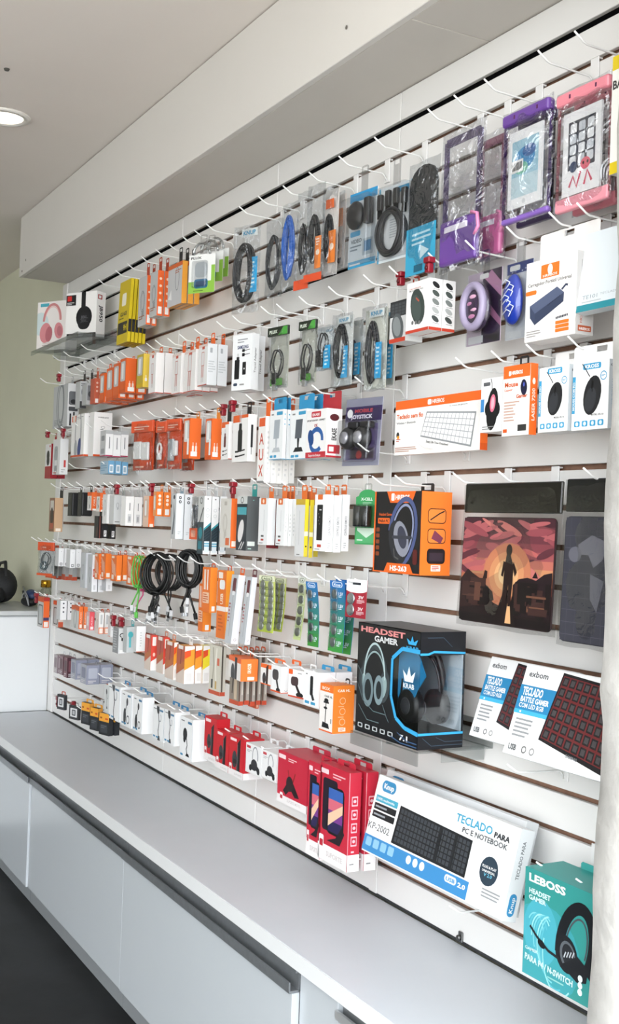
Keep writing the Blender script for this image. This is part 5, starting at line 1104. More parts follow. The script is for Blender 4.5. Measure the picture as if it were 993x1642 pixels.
pack('cable_box', 'beige cable box with orange side', 'box', 11, 690, 145, 540, 605, 742, '#EE6E2C', f, sd(base='#F07030', lab='#FBEDE2', lv=(.03, .14)), yf=.13, tab='#8E1B25', n=1)
def f(P): P.r(0, 0, 1, 1, '#343A42'); P.r(0, .86, 1, 1, '#D5D9D8'); P.r(.05, .80, .95, .86, '#24323A'); P.r(.05, .66, .95, .8, '#4FA8B4'); P.e(.45, .36, .25, .5, '#E4E2E2', -18); P.line([(.3, .02), (.6, .16)], .06, '#DDD'); P.line([(.5, .02), (.8, .16)], .06, '#DDD'); P.arc(.5, .93, .12, .12, .04, '#444')
def g(P): P.r(0, 0, 1, 1, '#575C5E'); P.rr(.1, .09, .7, .17, '#DCE4E0', .05); P.lines(.15, .02, .6, .06, 1, '#B9D8CC'); P.e(.5, .93, .06, .03, '#7FC0B0')
pack('hub_box', 'dark grey box with teal label and white cable picture', 'box', 11, 815, 128, 562, 735, 912, '#5A5F61', f, g, yf=.13, tab=TEAL, tw=.03)
tile('E7')
def f(P): P.rr(.2, .87, .75, 1, '#E0702E', .15); P.e(.47, .935, .1, .1, '#F8E4D4'); P.r(.55, .3, .6, .75, '#C9CCCF'); P.rr(.3, .17, .6, .21, '#555', .2); P.rr(.3, .09, .6, .13, '#B5453C', .2); P.lines(.1, .02, .8, .06, 1, '#777')
pack('cable_box', 'slim white cable box with orange badge', 'box', 11, 128, 175, 515, 62, 182, '#EDEFF1', f, None, yf=.13, tab='#E0702E', n=1)
pack('accessory_pack', 'dark red pack behind the white cable box', 'pack', 11, 180, 190, 540, .05, .012, '#8A1F26', None, sd(base='#7A2A2C', lab='#2A2A2C'), yf=.075)
pack('cable_box', 'slim white cable box with orange badge', 'box', 11, 248, 178, 520, 188, 274, '#EDEFF1', f, lambda P: P.lines(.3, .2, .6, .7, 6, '#C9CCCF'), yf=.13, tab='#E0702E', n=3, gap=.001)
def f(P): P.r(0, 0, 1, 1, '#DADBDC'); P.r(0, .9, 1, 1, '#C9A83C'); P.lines(.2, .02, .8, .05, 1, '#333'); P.r(.4, .2, .46, .8, '#C3C5C8')
def g(P): P.r(0, 0, 1, 1, '#E2CC30'); P.r(0, .36, 1, .44, '#F6F0CC'); P.e(.5, .18, .22, .22, '#222'); P.r(0, 0, 1, .1, '#D9C43A')
pack('cable_box', 'slim box with bright yellow side', 'box', 11, 392, 182, 600, 326, 418, '#E2CC30', f, g, yf=.13, tab='#E0702E', n=2, gap=.004)
pack('cable_box', 'slim box with bright yellow side', 'box', 11, 462, 185, 600, .06, .013, '#E2CC30', f, g, yf=.05, tab='#E0702E')
def f(P):
    P.rr(.25, .91, .68, 1, '#E0702E', .15); P.rr(.22, .19, .72, .82, '#17181C', .08); P.r(.42, .72, .6, .74, '#DDD'); P.rr(.3, .07, .65, .12, '#C8442F', .2); P.lines(.1, .02, .8, .05, 1, '#888')
    for i in range(4): P.e(.36+.1*(i % 2), .66-.06*i, .03, .03, '#888')
def g(P): P.text('CONTROLE REMOTO', .68, .28, .3, '#8A8C90', .34, rot=90); P.lines(.3, .05, .7, .16, 3, '#C5C7CA')
pack('remote_box', 'white boxed remote control with black remote picture', 'box', 11, 546, 148, 562, 464, 598, '#F5F6F7', f, g, yf=.13, tab='#E0702E', n=3, gap=.002)
# battery blister
loc, rot, w, d, h = place(880, 108, 515, 712, .03, .125, 8, 0); r = empty('battery_blister', loc, rot); G1 = mat('#3E9C5C', .5)
q = MB(); q.prism([(-w/2, 0), (w/2, 0), (w/2, .86*h)] + [(w*.38*math.cos(a)+.0, .88*h + .12*h*math.sin(a)) for a in [math.pi*i/8 for i in range(0, 9)]] + [(-w/2, .86*h)], .02, .0215, G1); q.build('back_card', r)
P = Print(w, h, lambda a, b, o: (a-w/2, .02-o, b)); P.text('X-CELL', .22, .80, .05, '#EAF6EC', .5, bold=2); P.lines(.3, .72, .7, .77, 2, '#B9E0C4'); P.r(.05, .03, .95, .24, '#5AAE74'); P.poly([(.1, .25), (.5, .12), (.9, .25), (.9, .3), (.1, .3)], '#CFE6D4'); P.lines(.1, .06, .5, .1, 1, '#E6F4E8'); P.mb.build('card_print', r)
for x in (-.17, .14):
    q = MB(); q.lathe([(.010, 0), (.0125, .002), (.0125, .36*h), (.010, .37*h), (.004, .38*h)], (x*w, .006, .32*h), mat('#1C1D20', .3), 16); o = q.build('battery', r)
q = MB(); q.box((-.40*w, -.009, .30*h), (.40*w, .019, .73*h), BLIS, .006); q.build('blister', r)
finish(r, '', 'green battery blister with two black cells', 'battery', 11, w, h, .022, .125, 'clear', 1, 0, None)
# ------------------------------------------------------------------ fifth hook row
tile('T8')
def fill(r, w, h, t):
    card(r, w, h, .03, .02, .97, .98, '#C3C6C4', t*.85); coil(r, 0, .5*h, .28*w, .2*h, t*.4, 3, .0018, '#5A6062', seed=3); coil(r, -.1*w, .3*h, .2*w, .12*h, t*.4, 2, .0018, '#30505A', seed=5); card(r, w, h, 0, 0, 1, .07, '#D9582C', t*.2)
eh = ('#D9542A', .24, lambda P: P.lines(.3, .3, .7, .55, 1, '#F6D2C0'))
bagged('earphone_bag', 'clear earphone bag with orange header at the far end', 'earphones', 14, 262, 68, 398, 108, .018, fill, eh, yf=.135, yaw=22, seed=61)
bagged('earphone_bag', 'clear earphone bag with orange header tucked behind the first', 'earphones', 14, 300, 95, 420, .085, .018, fill, eh, yf=.10, yaw=15, seed=62)
sq = lambda P: (P.rr(.25, .05, .75, .2, '#8A8C90', .1), P.rr(.38, .09, .62, .16, '#F0F0F0', .1), P.e(.5, .82, .06, .06, '#999'))
pack('memory_pack', 'small white pack with square mark', 'pack', 14, 332, 118, 298, .05, 384, '#EFF0F2', style(base='#D5D6D8'), sq, yf=.13, tab='clear', n=2, gap=.002)
pack('memory_pack', 'small white pack with square mark', 'pack', 14, 446, 132, 314, .05, 498, '#EFF0F2', style(base='#D5D6D8'), sq, yf=.13, tab='clear', n=2, gap=.002)
fog = style(base='#BFC1C2', foot='#C8502C', fh=.25)
for x1, yt, yb in ((318, 300, 430), (400, 300, 436), (470, 310, 440)):
    pack('cable_pack', 'clear pack with brick red foot', 'pack', 14, x1, yt-90, yb, .05, .02, '#A9ABAB', fog, sd(base='#9A9C9C', foot='#B8482C', lab=None), yf=.07)
gf = style(base='#C5C8CC', pic=pic_cable, pc='#9DA2A6', ps=.8)
pack('cable_box', 'tall grey-white clear-sided cable box', 'box', 14, 592, 165, 515, .055, 655, '#DADDE1', gf, lambda P: P.r(.0, .0, .1, 1, '#B5B9BD'), yf=.13, tab='clear', n=1)
def g(P): P.rr(.15, .40, .85, .62, '#C8503C', .05); P.rr(.3, .45, .7, .57, '#F0DCD6', .05)
pack('cable_box', 'tall white cable box with red square', 'box', 14, 598, 150, 512, .05, 662, '#F0F2F5', gf, g, yf=.085, tab='clear') if 0 else None
pack('cable_box', 'tall white cable box with red square', 'box', 14, 662, 185, 552, .055, 716, '#F0F2F5', gf, lambda P: (g(P), P.rr(.3, .05, .7, .18, '#D5D7DA', .1)), yf=.13, tab='clear', n=2, gap=.004)
pack('cable_box', 'tall white cable box with red square', 'box', 14, 805, 200, 545, .05, 866, '#EEF0F2', gf, lambda P: (g(P), P.rr(.3, .05, .7, .18, '#D5D7DA', .1)), yf=.10, tab='clear')
os1 = sd(base='#EE7428', dots='#FBE0C8', nd=4, lv=(.03, .2)); os2 = sd(base='#F07C2E', lab='#FBF0E6', lv=(.05, .22))
def opf(P):
    P.r(0, 0, 1, 1, '#E2702C')
    for i in range(5): P.line([(.1+.15*i, .85-.05*i), (.35+.15*i, .3-.03*i)], .05, '#F6E6DA')
    P.rr(.1, .88, .6, .97, '#F2E2D6', .1); P.rr(.2, .06, .6, .24, '#F6E8DC', .1)
pack('cable_pack', 'orange cable pack with white dots', 'pack', 14, 732, 172, 430, .05, 790, '#EE7428', opf, os1, yf=.13, tab='#D85A28')
pack('cable_pack', 'orange cable pack with white sticker', 'pack', 14, 797, 172, 420, .05, 852, '#EE7428', opf, os2, yf=.125, tab='#D85A28')
pack('cable_pack', 'orange cable pack with white sticker', 'pack', 14, 905, 190, 448, 852, 960, '#EE7428', opf, os2, yf=.13, tab='#D85A28', n=2)
tile('E1')
pack('cable_pack', 'orange cable pack with cable drawings', 'pack', 14, 62, 100, 310, 12, 104, '#EE8030', opf, lambda P: (P.r(0, 0, 1, 1, '#E8802E'), P.rr(.2, .8, .8, .93, '#F2E2D6', .1), P.line([(.2, .7), (.6, .3)], .08, '#F6E6DA')), yf=.13, tab='#D85A28', n=2)
def loop_cable(desc, row, cxp, czp, rx, rz, X, col, n, rad, seed, ends, yf=.09, metal='#C9CCD0', lane=None):
    c = at(*px(cxp, czp), yf); r = empty('hanging_cable', (c.x, -yf, c.z - rz), (0, 0, math.radians(35)))
    coil(r, 0, rz, rx, rz, 0, n, rad, col, seed=seed, dy=.016, seg=36); rg = random.Random(seed)
    for k in range(ends):
        x0 = rg.uniform(-.3, .3)*rx; L = rg.uniform(.03, .085); x1 = x0 + rg.uniform(-.03, .03); y0 = rg.uniform(-.012, .012)
        q = MB(); q.tube([(x0*.6, y0, .01), (x0, y0, -.012), ((x0+x1)/2, y0, -L*.6), (x1, y0, -L)], rad, mat(col, .45), 5); q.build('cable_end', r)
        plug(r, x1, y0, -L, .012, .020, col if k % 2 else '#D8DADC', metal, 'plug', rg.uniform(-.35, .35))
    q = MB(); q.tube([(-rx*.3, -.014, .006), (0, -.018, .010), (rx*.3, -.014, .006), (rx*.3, .012, .004), (-rx*.3, .012, .004)], .004, mat(col, .5), 6, closed=True); q.build('tie', r)
    reg(r, desc, 'cable', row); HANG.append((row, c.x, 0)); return r
loop_cable('big bundle of looped black charging cables with hanging plugs', 14, 235, 225, .055, .068, 0, '#0C0D0E', 16, .003, 71, 7, .105)
loop_cable('wide coil of glossy black cable behind the cable bundle', 14, 325, 215, .055, .062, 0, '#101113', 9, .0026, 72, 3, .055)
loop_cable('round coil of black cable, rightmost of the loose coils', 14, 470, 190, .046, .058, 0, '#0B0C0D', 20, .0034, 73, 4, .10)
loop_cable('green braided cable hanging at the left of the black bundle', 14, 105, 210, .018, .055, 0, '#5CB84A', 3, .0026, 74, 2, .12)
loop_cable('pink braided cable hanging beside the green one', 14, 130, 250, .010, .05, 0, '#E0508C', 2, .0024, 75, 1, .075)
pf = lambda P: (P.r(0, 0, 1, 1, '#E8762A'), P.r(.2, .5, .45, .95, '#F0D8C8'), P.r(.6, .5, .75, .95, '#F6E8DE'), P.rr(.1, .2, .9, .44, '#F2C8A8', .1), P.lines(.15, .22, .85, .42, 4, '#C85A28'))
psd = lambda P: (P.r(0, 0, 1, 1, '#F0882E'), P.rr(.3, .03, .75, .14, WHITE, .1))
pack('cable_pack', 'tall orange cable pack hanging low behind', 'pack', 14, 562, 300, 645, 530, 622, '#F0882E', pf, psd, yf=.10, tab='clear')
pack('cable_pack', 'tall orange cable pack with white plug picture', 'pack', 14, 612, 182, 508, 556, 662, '#F0882E', pf, psd, yf=.13, tab='#D85A28')
pf2 = lambda P: (P.r(0, 0, 1, 1, '#E8782A'), P.rr(.25, .72, .85, .86, '#ECECEC', .3), P.rr(.1, .88, .6, .97, '#F6E8DE', .1), P.r(0, .40, 1, .47, '#F2EAE4'), P.text('USB', .68, .5, .3, '#F8E2D0', .16, rot=90, bold=2), P.lines(.2, .1, .8, .36, 5, '#C8602A'))
pack('cable_pack', 'longest orange cable pack with white charger picture', 'pack', 14, 722, 205, 700, 660, 776, '#F0922E', pf2, lambda P: (P.r(0, 0, 1, 1, '#F0962E'), P.r(0, .40, 1, .47, '#F2EAE4')), yf=.13, tab='#D85A28')
def f(P): P.r(0, 0, 1, 1, '#BFC3C8'); P.rr(.3, .74, .8, .95, '#6A3A40', .2); P.rr(.35, .70, .75, .76, '#E4E6E8', .2); P.line([(.5, .1), (.55, .7)], .06, '#9A9EA4'); P.lines(.1, .3, .4, .6, 6, '#A4555A')
def g(P): P.arc(.5, .06, .16, .16, .05, '#8A6A6E'); P.r(.0, 0, .04, 1, '#CFD3DA')
pack('cable_box', 'tall white-sided braided cable box, leaning out', 'box', 14, 768, 235, 733, 722, 818, '#EBEDF3', f, g, yf=.15, tilt=5, tab=ORG)
pack('cable_box', 'tall white-sided braided cable box, leaning out', 'box', 14, 868, 250, 738, 828, 905, '#E4E6EE', f, g, yf=.15, tilt=5, tab='#6A3A40')
# coin cell strips
tile('E8')
def strip(desc, x1, yt, yb, x0, yf, yaw, base, foot, nu, nv, cell, top=None, tilt=0, text=None, v0=.04, v1=.90):
    loc, rot, w, d, h = place(x1, yt, yb, x0, .004, yf, yaw, tilt); r = empty('coin_cell_card', loc, rot)
    q = MB(); n = 8     # slightly curled card
    vs = []; fs = []
    for j in range(n+1):
        z = h*j/n; b = .004*math.sin(math.pi*j/n)
        for x, y in ((-w/2, b), (w/2, b), (w/2, b+.0008), (-w/2, b+.0008)): vs.append((x, y, z))
    for j in range(n):
        for k in range(4): fs.append((j*4+k, j*4+(k+1) % 4, j*4+4+(k+1) % 4, j*4+4+k))
    fs += [(3, 2, 1, 0), (n*4, n*4+1, n*4+2, n*4+3)]; q.add(vs, fs, mat(base, .4)); q.build('card', r)
    P = Print(w, h, lambda a, b, o: (a-w/2, .004*math.sin(math.pi*b/h)-o, b))
    for j in range(10):
        t = j/9; c = tuple(int(int(base[i:i+2], 16)*t + int(foot[i:i+2], 16)*(1-t)) for i in (1, 3, 5)); P.r(0, j/10, 1, (j+1)/10, '#%02X%02X%02X' % c)
    if top: P.r(0, .90, 1, 1, top[0]); P.rr(.15, .91, .85, .985, top[1], .5); P.rr(.2, .918, .8, .977, top[0], .5); P.text(top[2], .28, .93, .03, top[1], .45, bold=2)
    if text:
        for j in range(nv): v = v0+(v1-v0)*(j+.5)/nv; P.text('1.5V', .58, v-.02, .045, text, .3, bold=2); P.lines(.58, v-.05, .9, v-.025, 1, text)
    P.mb.build('card_print', r)
    src = None; R = min(.0105, w/nu*.36 if not text else w*.2)
    for j in range(nv):
        for i in range(nu):
            x = -w/2 + w*((i+.5)/nu if not text else .32); z = h*(v0+(v1-v0)*(j+.5)/nv); y = .004*math.sin(math.pi*z/h)
            if src is None: q = MB(); q.lathe([(R, -.0004), (R, -.0022), (R*.85, -.003)], (0, 0, 0), mat(cell, .28, .7), 16, 'y'); src = q.build('coin_cell', r); src.location = (x, y-.0006, z)
            else: linked('coin_cell', src, r, (x, y-.0006, z))
    q = MB()
    for j in range(nv): z = h*(v0+(v1-v0)*(j+.5)/nv); q.box((-w*.46, .004*math.sin(math.pi*z/h)-.0045, z-R*1.25), (w*.46 if not text else w*.05, .004*math.sin(math.pi*z/h)-.0002, z+R*1.25), BLIS, .0015)
    q.build('blister', r); reg(r, desc, 'battery', 14); HANG.append((14, loc.x, loc.z+h))
strip('green card with two columns of coin cells', 238, 100, 478, 135, .13, 10, '#C9D07A', '#B5C84A', 2, 7, '#B4B7B0', ('#D9DCC0', '#4A5A3A', 'AG13'))
strip('green card with two columns of coin cells', 296, 115, 470, 215, .09, 14, '#C4CC70', '#AEC044', 2, 7, '#B4B7B0', ('#D9DCC0', '#4A5A3A', 'AG10'), 4)
strip('narrow green card with single column of coin cells', 420, 108, 525, 372, .13, 8, '#C5CBA0', '#B9C88A', 1, 5, '#8A8E88', ('#D5D8D0', '#5A6A4A', 'LR'), 4)
strip('narrow blue and green coin cell card', 540, 140, 572, 468, .14, 6, '#2E72B4', '#3E8C3A', 1, 5, '#7A8288', ('#2E72B4', '#E4EEF6', 'Knup'), -4, '#DDEBF6')
strip('wide blue and green coin cell card', 700, 135, 610, 602, .13, 4, '#2C70B8', '#3C9440', 1, 5, '#8E969C', ('#2C70B8', '#E4EEF6', 'Knup'), 0, '#E2EEF8')
strip('blue and green coin cell card, behind the wide one', 752, 130, 622, .075, .095, 6, '#2C70B8', '#48A046', 1, 5, '#8E969C', None, 2, '#E2EEF8')
loc, rot, w, d, h = place(852, 128, 385, 716, .004, .13, 8, 2); r = empty('coin_cell_card', loc, rot)
q = MB(); q.box((-w/2, 0, 0), (w/2, .001, h), mat('#9E2434', .4), .0004); q.build('card', r)
P = Print(w, h, front_fn(w)); P.r(0, .70, 1, 1, '#EEF0F2'); P.e(.5, .72, .48, .08, '#EEF0F2'); P.rr(.3, .86, .7, .92, '#2A2E36', .3); P.text('Knup', .1, .90, .05, '#888', .2)
for v in (.48, .18): P.lines(.55, v-.1, .95, v, 3, '#E8C8CC'); P.text('3V', .62, v+.02, .08, '#F2DCE0', .25, bold=2)
P.mb.build('card_print', r)
for v in (.49, .20): q = MB(); q.lathe([(.0135, -.0006), (.0135, -.003), (.011, -.0038)], (-.22*w, 0, v*h), mat('#B9BCC0', .25, .8), 18, 'y'); q.build('coin_cell', r)
reg(r, 'white and dark red card with two large coin cells', 'battery', 14); HANG.append((14, loc.x, loc.z+h))
# ------------------------------------------------------------------ sixth hook row
tile('T8')
def fr_frame(P): P.r(0, 0, 1, 1, '#C9C8C6'); P.rr(.12, .08, .88, .75, '#3A3B3E', .15); P.rr(.22, .12, .78, .71, '#BFC2C2', .15); P.r(0, .84, 1, 1, '#D9582C')
def g(P): P.r(0, 0, 1, 1, '#E8682C'); P.r(0, .24, 1, .34, '#3A3560'); P.rr(.15, .03, .85, .2, '#F2E8E2', .1); P.r(0, .88, 1, 1, '#B03028')
pack('cable_pack', 'orange-sided pack with black frame', 'pack', 17, 178, 610, 912, 122, 236, '#D9602C', fr_frame, g, yf=.15, tab='#B03028')
pack('cable_pack', 'orange-sided pack with black frame', 'pack', 17, 330, 650, 905, 275, 378, '#C9602C', fr_frame, lambda P: (P.r(0, 0, 1, 1, '#E9D8CC'), P.r(0, 0, 1, .2, '#C8583A')), yf=.12, tab='#D9582C')
def g(P):
    P.r(0, 0, 1, 1, '#EEEEF0')
    for i in range(3): P.e(.5, .85-.22*i, .13, .13, '#3A3F4A', n=10)
pack('adapter_box', 'small white box with three dark dots', 'box', 17, 348, 640, 832, .05, 412, '#E9EAEC', style(base='#D2D4D6'), g, yf=.14, tab='clear', n=2, gap=.004)
def f(P): P.r(0, 0, 1, 1, '#CFCFCC'); P.r(0, .8, 1, 1, '#D9602C'); pic_cable(P, .5, .45, .7, '#8E9294')
pack('earphone_pack', 'small orange-headed pack', 'pack', 17, 534, 700, 922, 458, 572, '#EE6E2C', f, sd(base='#F07430', lab='#FBEFE4', vt='AUDIO', tc='#F8DCC8'), yf=.135, tab='#D85A28', n=2)
pack('earphone_pack', 'pink-sided earphone pack', 'pack', 17, 640, 755, 935, 608, 688, '#E8606C', style(base='#DDB4B4', win=(.2, .8, '#E4C8C8')), sd(base='#EA5A64', lab='#FBE8E8', vt='AUDIO', tc='#F8D0D4'), yf=.135, tab='clear')
pack('earphone_pack', 'white pack with orange foot', 'pack', 17, 732, 760, 972, 700, 780, '#EDECEA', style(base='#E6D4CC', pic=pic_cable, pc='#C09A90', ps=.7), lambda P: (P.r(0, 0, 1, .3, '#EE7A3C'), P.rr(.15, .03, .85, .26, '#F6E8E0', .05), P.rr(.3, .45, .7, .9, '#BFC1C2', .2)), yf=.135, tab='#D85A28', n=2, gap=.003)
pack('adapter_box', 'narrow white box under a red hook stop', 'box', 17, 850, 800, 1002, 824, 888, '#EFEFEF', style(base='#D6D0CE', foot='#E0A090', fh=.04), lambda P: P.lines(.3, .3, .7, .7, 3, '#C5C7C9'), yf=.135, tab='#7A1820')
tile('E3')
def f(P): P.r(0, 0, 1, 1, '#8C8E90'); P.lines(.1, .1, .8, .9, 8, '#B9BBBD')
def g(P): P.r(0, 0, 1, 1, '#D9DADA'); P.arc(.5, .72, .3, .25, .12, '#1B1C1F', -30, 260); P.rr(.2, .02, .8, .14, WHITE, .1); P.r(.4, .5, .6, .62, '#222')
pack('earphone_pack', 'grey pack with black cable ring on its side', 'pack', 17, 132, 215, 398, 92, 184, '#C9CACB', f, g, yf=.14, tab='#A3162A')
def g(P): P.r(0, .0, 1, 1, '#C5CACB'); P.e(.5, .7, .35, .4, '#4FB0B8'); P.r(.3, .2, .6, .6, '#5AB4BC')
pack('earphone_pack', 'clear pack with turquoise plug', 'pack', 17, 192, 205, 392, 166, 246, '#CFD2D2', style(base='#B9BDBE'), g, yf=.14, tab='#4FB0B8')
pack('adapter_box', 'plain white box beside the turquoise pack', 'box', 17, 262, 200, 388, 246, 328, '#F0F0F0', style(base='#D5D6D6'), lambda P: (P.lines(.4, .2, .6, .8, 6, '#C9CBCC'), P.r(0, 0, 1, .03, '#C85A30')), yf=.14, tab='clear')
def df(c): return lambda P: (P.r(0, 0, 1, 1, c), P.poly([(0, .25), (1, .45), (1, .62), (0, .42)], '#B86A3A'), P.poly([(0, 0), (1, 0), (1, .42), (0, .2)], '#D8C8BC'), P.line([(.5, .5), (.6, .95)], .1, '#8A3428'), P.rr(.2, .9, .8, 1, '#E8E0DA', .1))
def ds(c, c2='#E8562E'): return lambda P: (P.r(0, 0, 1, 1, c), P.poly([(0, .66), (.6, .74), (.6, .9), (0, .86)], c2), P.poly([(0, .86), (1, .92), (1, 1), (0, 1)], '#F3F1EE'), P.poly([(0, 0), (1, 0), (1, .5), (0, .36)], '#F5F4F2'), P.rr(.2, .06, .75, .28, '#E4E2E0', .05))
rs = lambda P: (P.r(0, 0, 1, 1, '#D9483A'), P.rr(.2, .7, .8, .95, '#F0E8E4', .1), P.poly([(0, 0), (1, 0), (1, .36), (0, .25)], '#F5F4F2'), P.e(.5, .45, .2, .3, '#F0C8B8'))
pack('cable_box', 'red and white angled-print cable box', 'box', 17, 366, 265, 520, 322, 410, '#D9483A', df('#C85A48'), rs, yf=.14, tab='clear')
pack('cable_box', 'red and white angled-print cable box', 'box', 17, 455, 282, 545, 408, .02, '#D9483A', df('#B8584A'), rs, yf=.135, tab='#D88A6A')
pack('cable_box', 'amber and white angled-print cable box', 'box', 17, 530, 318, 588, 470, 560, '#F0A030', df('#B45A40'), ds('#F0A238'), yf=.14, tab='#D88A6A')
pack('cable_box', 'amber and white angled-print cable box', 'box', 17, 608, 345, 618, 552, 680, '#F0A030', df('#B45A40'), ds('#F0A238'), yf=.14, tab=WHITE, n=2, gap=.002)
pack('cable_box', 'lemon and white angled-print cable box', 'box', 17, 742, 340, 614, .03, 800, '#F0E030', df('#C09A40'), ds('#F2E038'), yf=.085, tab=WHITE)
tile('E5')
def f(P): P.r(0, 0, 1, 1, '#D2CEC0'); P.line([(.3, .2), (.4, .6), (.3, .95)], .1, '#A8A494'); P.line([(.65, .2), (.55, .6), (.65, .95)], .1, '#E9E6DC'); P.r(.2, .12, .35, .3, '#3A3A3A'); P.r(.55, .12, .7, .28, '#C0A060'); P.r(0, 0, 1, .08, '#C4553A'); P.rr(.7, .6, .9, .75, '#D06A50', .1)
def g(P): P.r(0, 0, 1, 1, '#BDB9AE'); P.r(.2, 0, .5, 1, '#4A443E'); P.r(0, 0, 1, .08, '#B04A34')
pack('cable_pack', 'beige clear-fronted cable pack with red foot', 'pack', 17, 258, 85, 480, 172, 300, '#BDB9AE', f, g, yf=.14, tab='clear', n=1)
def f2(P): P.r(0, 0, 1, 1, '#8E867C'); P.line([(.3, .2), (.4, .6), (.3, .95)], .12, '#4A4440'); P.r(.5, .1, .8, .5, '#C9B8A0'); P.r(0, 0, 1, .08, '#C4553A')
def g2(P): P.r(0, 0, 1, 1, '#A49E96'); P.r(.0, 0, .3, 1, '#58463E'); P.r(.6, .2, .9, .9, '#C9C4BA'); P.r(0, 0, 1, .08, '#C04A30')
pack('cable_pack', 'brown clear-fronted cable pack with red foot', 'pack', 17, 408, 130, 555, 335, .014, '#9A8C80', f2, g2, yf=.12, tab='#D85A28', n=5, gap=.004)
pack('cable_pack', 'orange-red slim pack at the back of the brown packs', 'pack', 17, 545, 150, 578, .05, 570, '#D8582C', None, sd(base='#D8582C', lab='#E8C0A8', lv=(.02, .1), dots='#F0B898', nd=4), yf=.035)
def f(P): P.r(0, 0, 1, .78, '#F0EDEA'); P.r(0, .78, 1, 1, '#EE6A2C'); pic_holder(P, .5, .4, .75)
def g(P): P.r(0, 0, 1, 1, '#F07830'); P.text('CAR HOLDER', .6, .35, .2, '#FBE2D0', .45, rot=90, bold=2); P.rr(.4, .05, .8, .2, '#F8E8DC', .1)
pack('car_holder_box', 'tilted orange car holder box with black clamp picture', 'box', 17, 425, 185, 362, 330, 560, '#EE6E2C', f, g, yf=.16, tab='#EE6E2C', yaw=-8)
pack('car_holder_box', 'white car holder box with orange top', 'box', 17, 668, 235, 400, 585, .04, '#F1EEEC', lambda P: (P.r(0, .8, 1, 1, '#EE6A2C'), pic_holder(P, .5, .4, .8, '#3A2A28'), P.r(0, 0, 1, .05, '#E8662C')), sd(base='#F4F2F0', lab=None), yf=.14, tab='#EE6A2C', tw=.06)
def f(P): P.rr(.15, .45, .75, .85, '#4A4648', .35); P.poly([(.5, .45), (.65, .48), (.85, .12), (.7, .08)], '#2E2C2E'); P.e(.75, .1, .2, .1, '#242325'); P.r(0, 0, 1, .06, '#D9582C')
pack('car_holder_box', 'deep white car holder box with grey plate picture', 'box', 17, 745, 245, 458, 665, 908, '#F2F2F3', f, lambda P: (P.arc(.25, .12, .06, .06, .02, '#888', 180, 360), P.r(0, 0, 1, .03, '#D9582C')), yf=.14, tab='#EE6A2C', tw=.05)
def f(P): P.rr(.0, .82, .25, 1, '#E8602C', .2); P.rr(.15, .42, .6, .75, '#4A3A3C', .35); P.poly([(.42, .42), (.55, .45), (.8, .14), (.65, .1)], '#2E2628'); P.e(.7, .12, .22, .09, '#242325'); P.r(0, 0, 1, .06, '#C8503C'); P.lines(.55, .86, .95, .93, 1, '#999')
pack('car_holder_box', 'white car holder box with orange logo corner', 'box', 17, 935, 285, 508, 805, .05, '#F4F3F3', f, None, yf=.135, tab='#F4F3F3', yaw=8)
tile('E6')
def f(P): P.rr(.42, .3, .62, .86, '#1E1F23', .3); P.poly([(.5, .3), (.62, .35), (.75, .2), (.6, .16)], '#2A2B30'); P.lines(.12, .86, .3, .93, 1, '#777'); P.rr(.1, .05, .4, .13, '#3C9CC8', .2); P.rr(.5, .05, .8, .13, '#3C9CC8', .2)
pack('car_holder_box', 'white car holder box with blue marks and blue tab', 'box', 17, 650, 188, 405, 560, .045, '#F3F4F6', f, None, yf=.14, tab='#2E94C6', tw=.06, n=2)
def f(P):
    P.r(0, 0, 1, 1, '#F0792C'); P.r(0, 0, 1, .84, '#F0ECE8'); P.text('BOX', .15, .88, .06, '#FBE6D6', .6, bold=2); P.text('CAR HL', .35, .73, .04, '#333', .6, bold=2)
    P.line([(.45, .16), (.48, .66)], .05, '#1E1F23'); P.poly([(.2, .08), (.78, .08), (.68, .18), (.25, .2)], '#1E1F23'); P.e(.45, .5, .14, .05, '#1E1F23'); P.e(.5, .66, .16, .08, '#1E1F23'); P.r(.3, .6, .7, .64, '#2A2B2E'); P.r(0, 0, 1, .03, '#E8662C'); P.r(.85, .2, .92, .3, '#888')
def g(P):
    P.r(0, 0, 1, 1, '#F0852E'); P.text('CAR HL', .2, .87, .05, '#FBE8D8', .6, bold=2)
    for i in range(3): P.arc(.45, .68-.22*i, .13, .13, .025, '#F8C8A0'); P.lines(.25, .55-.22*i, .68, .58-.22*i, 1, '#F8C8A0')
    P.rr(.28, .04, .62, .12, '#FBEDE2', .1); P.lines(.32, .05, .58, .11, 3, '#D06A3C')
pack('car_holder_box', 'bright orange boxed car holder with black stand picture', 'box', 17, 736, 268, 562, 656, 864, '#F0852E', f, g, yf=.145, tab='#17181A', tw=.02, bev=.001)
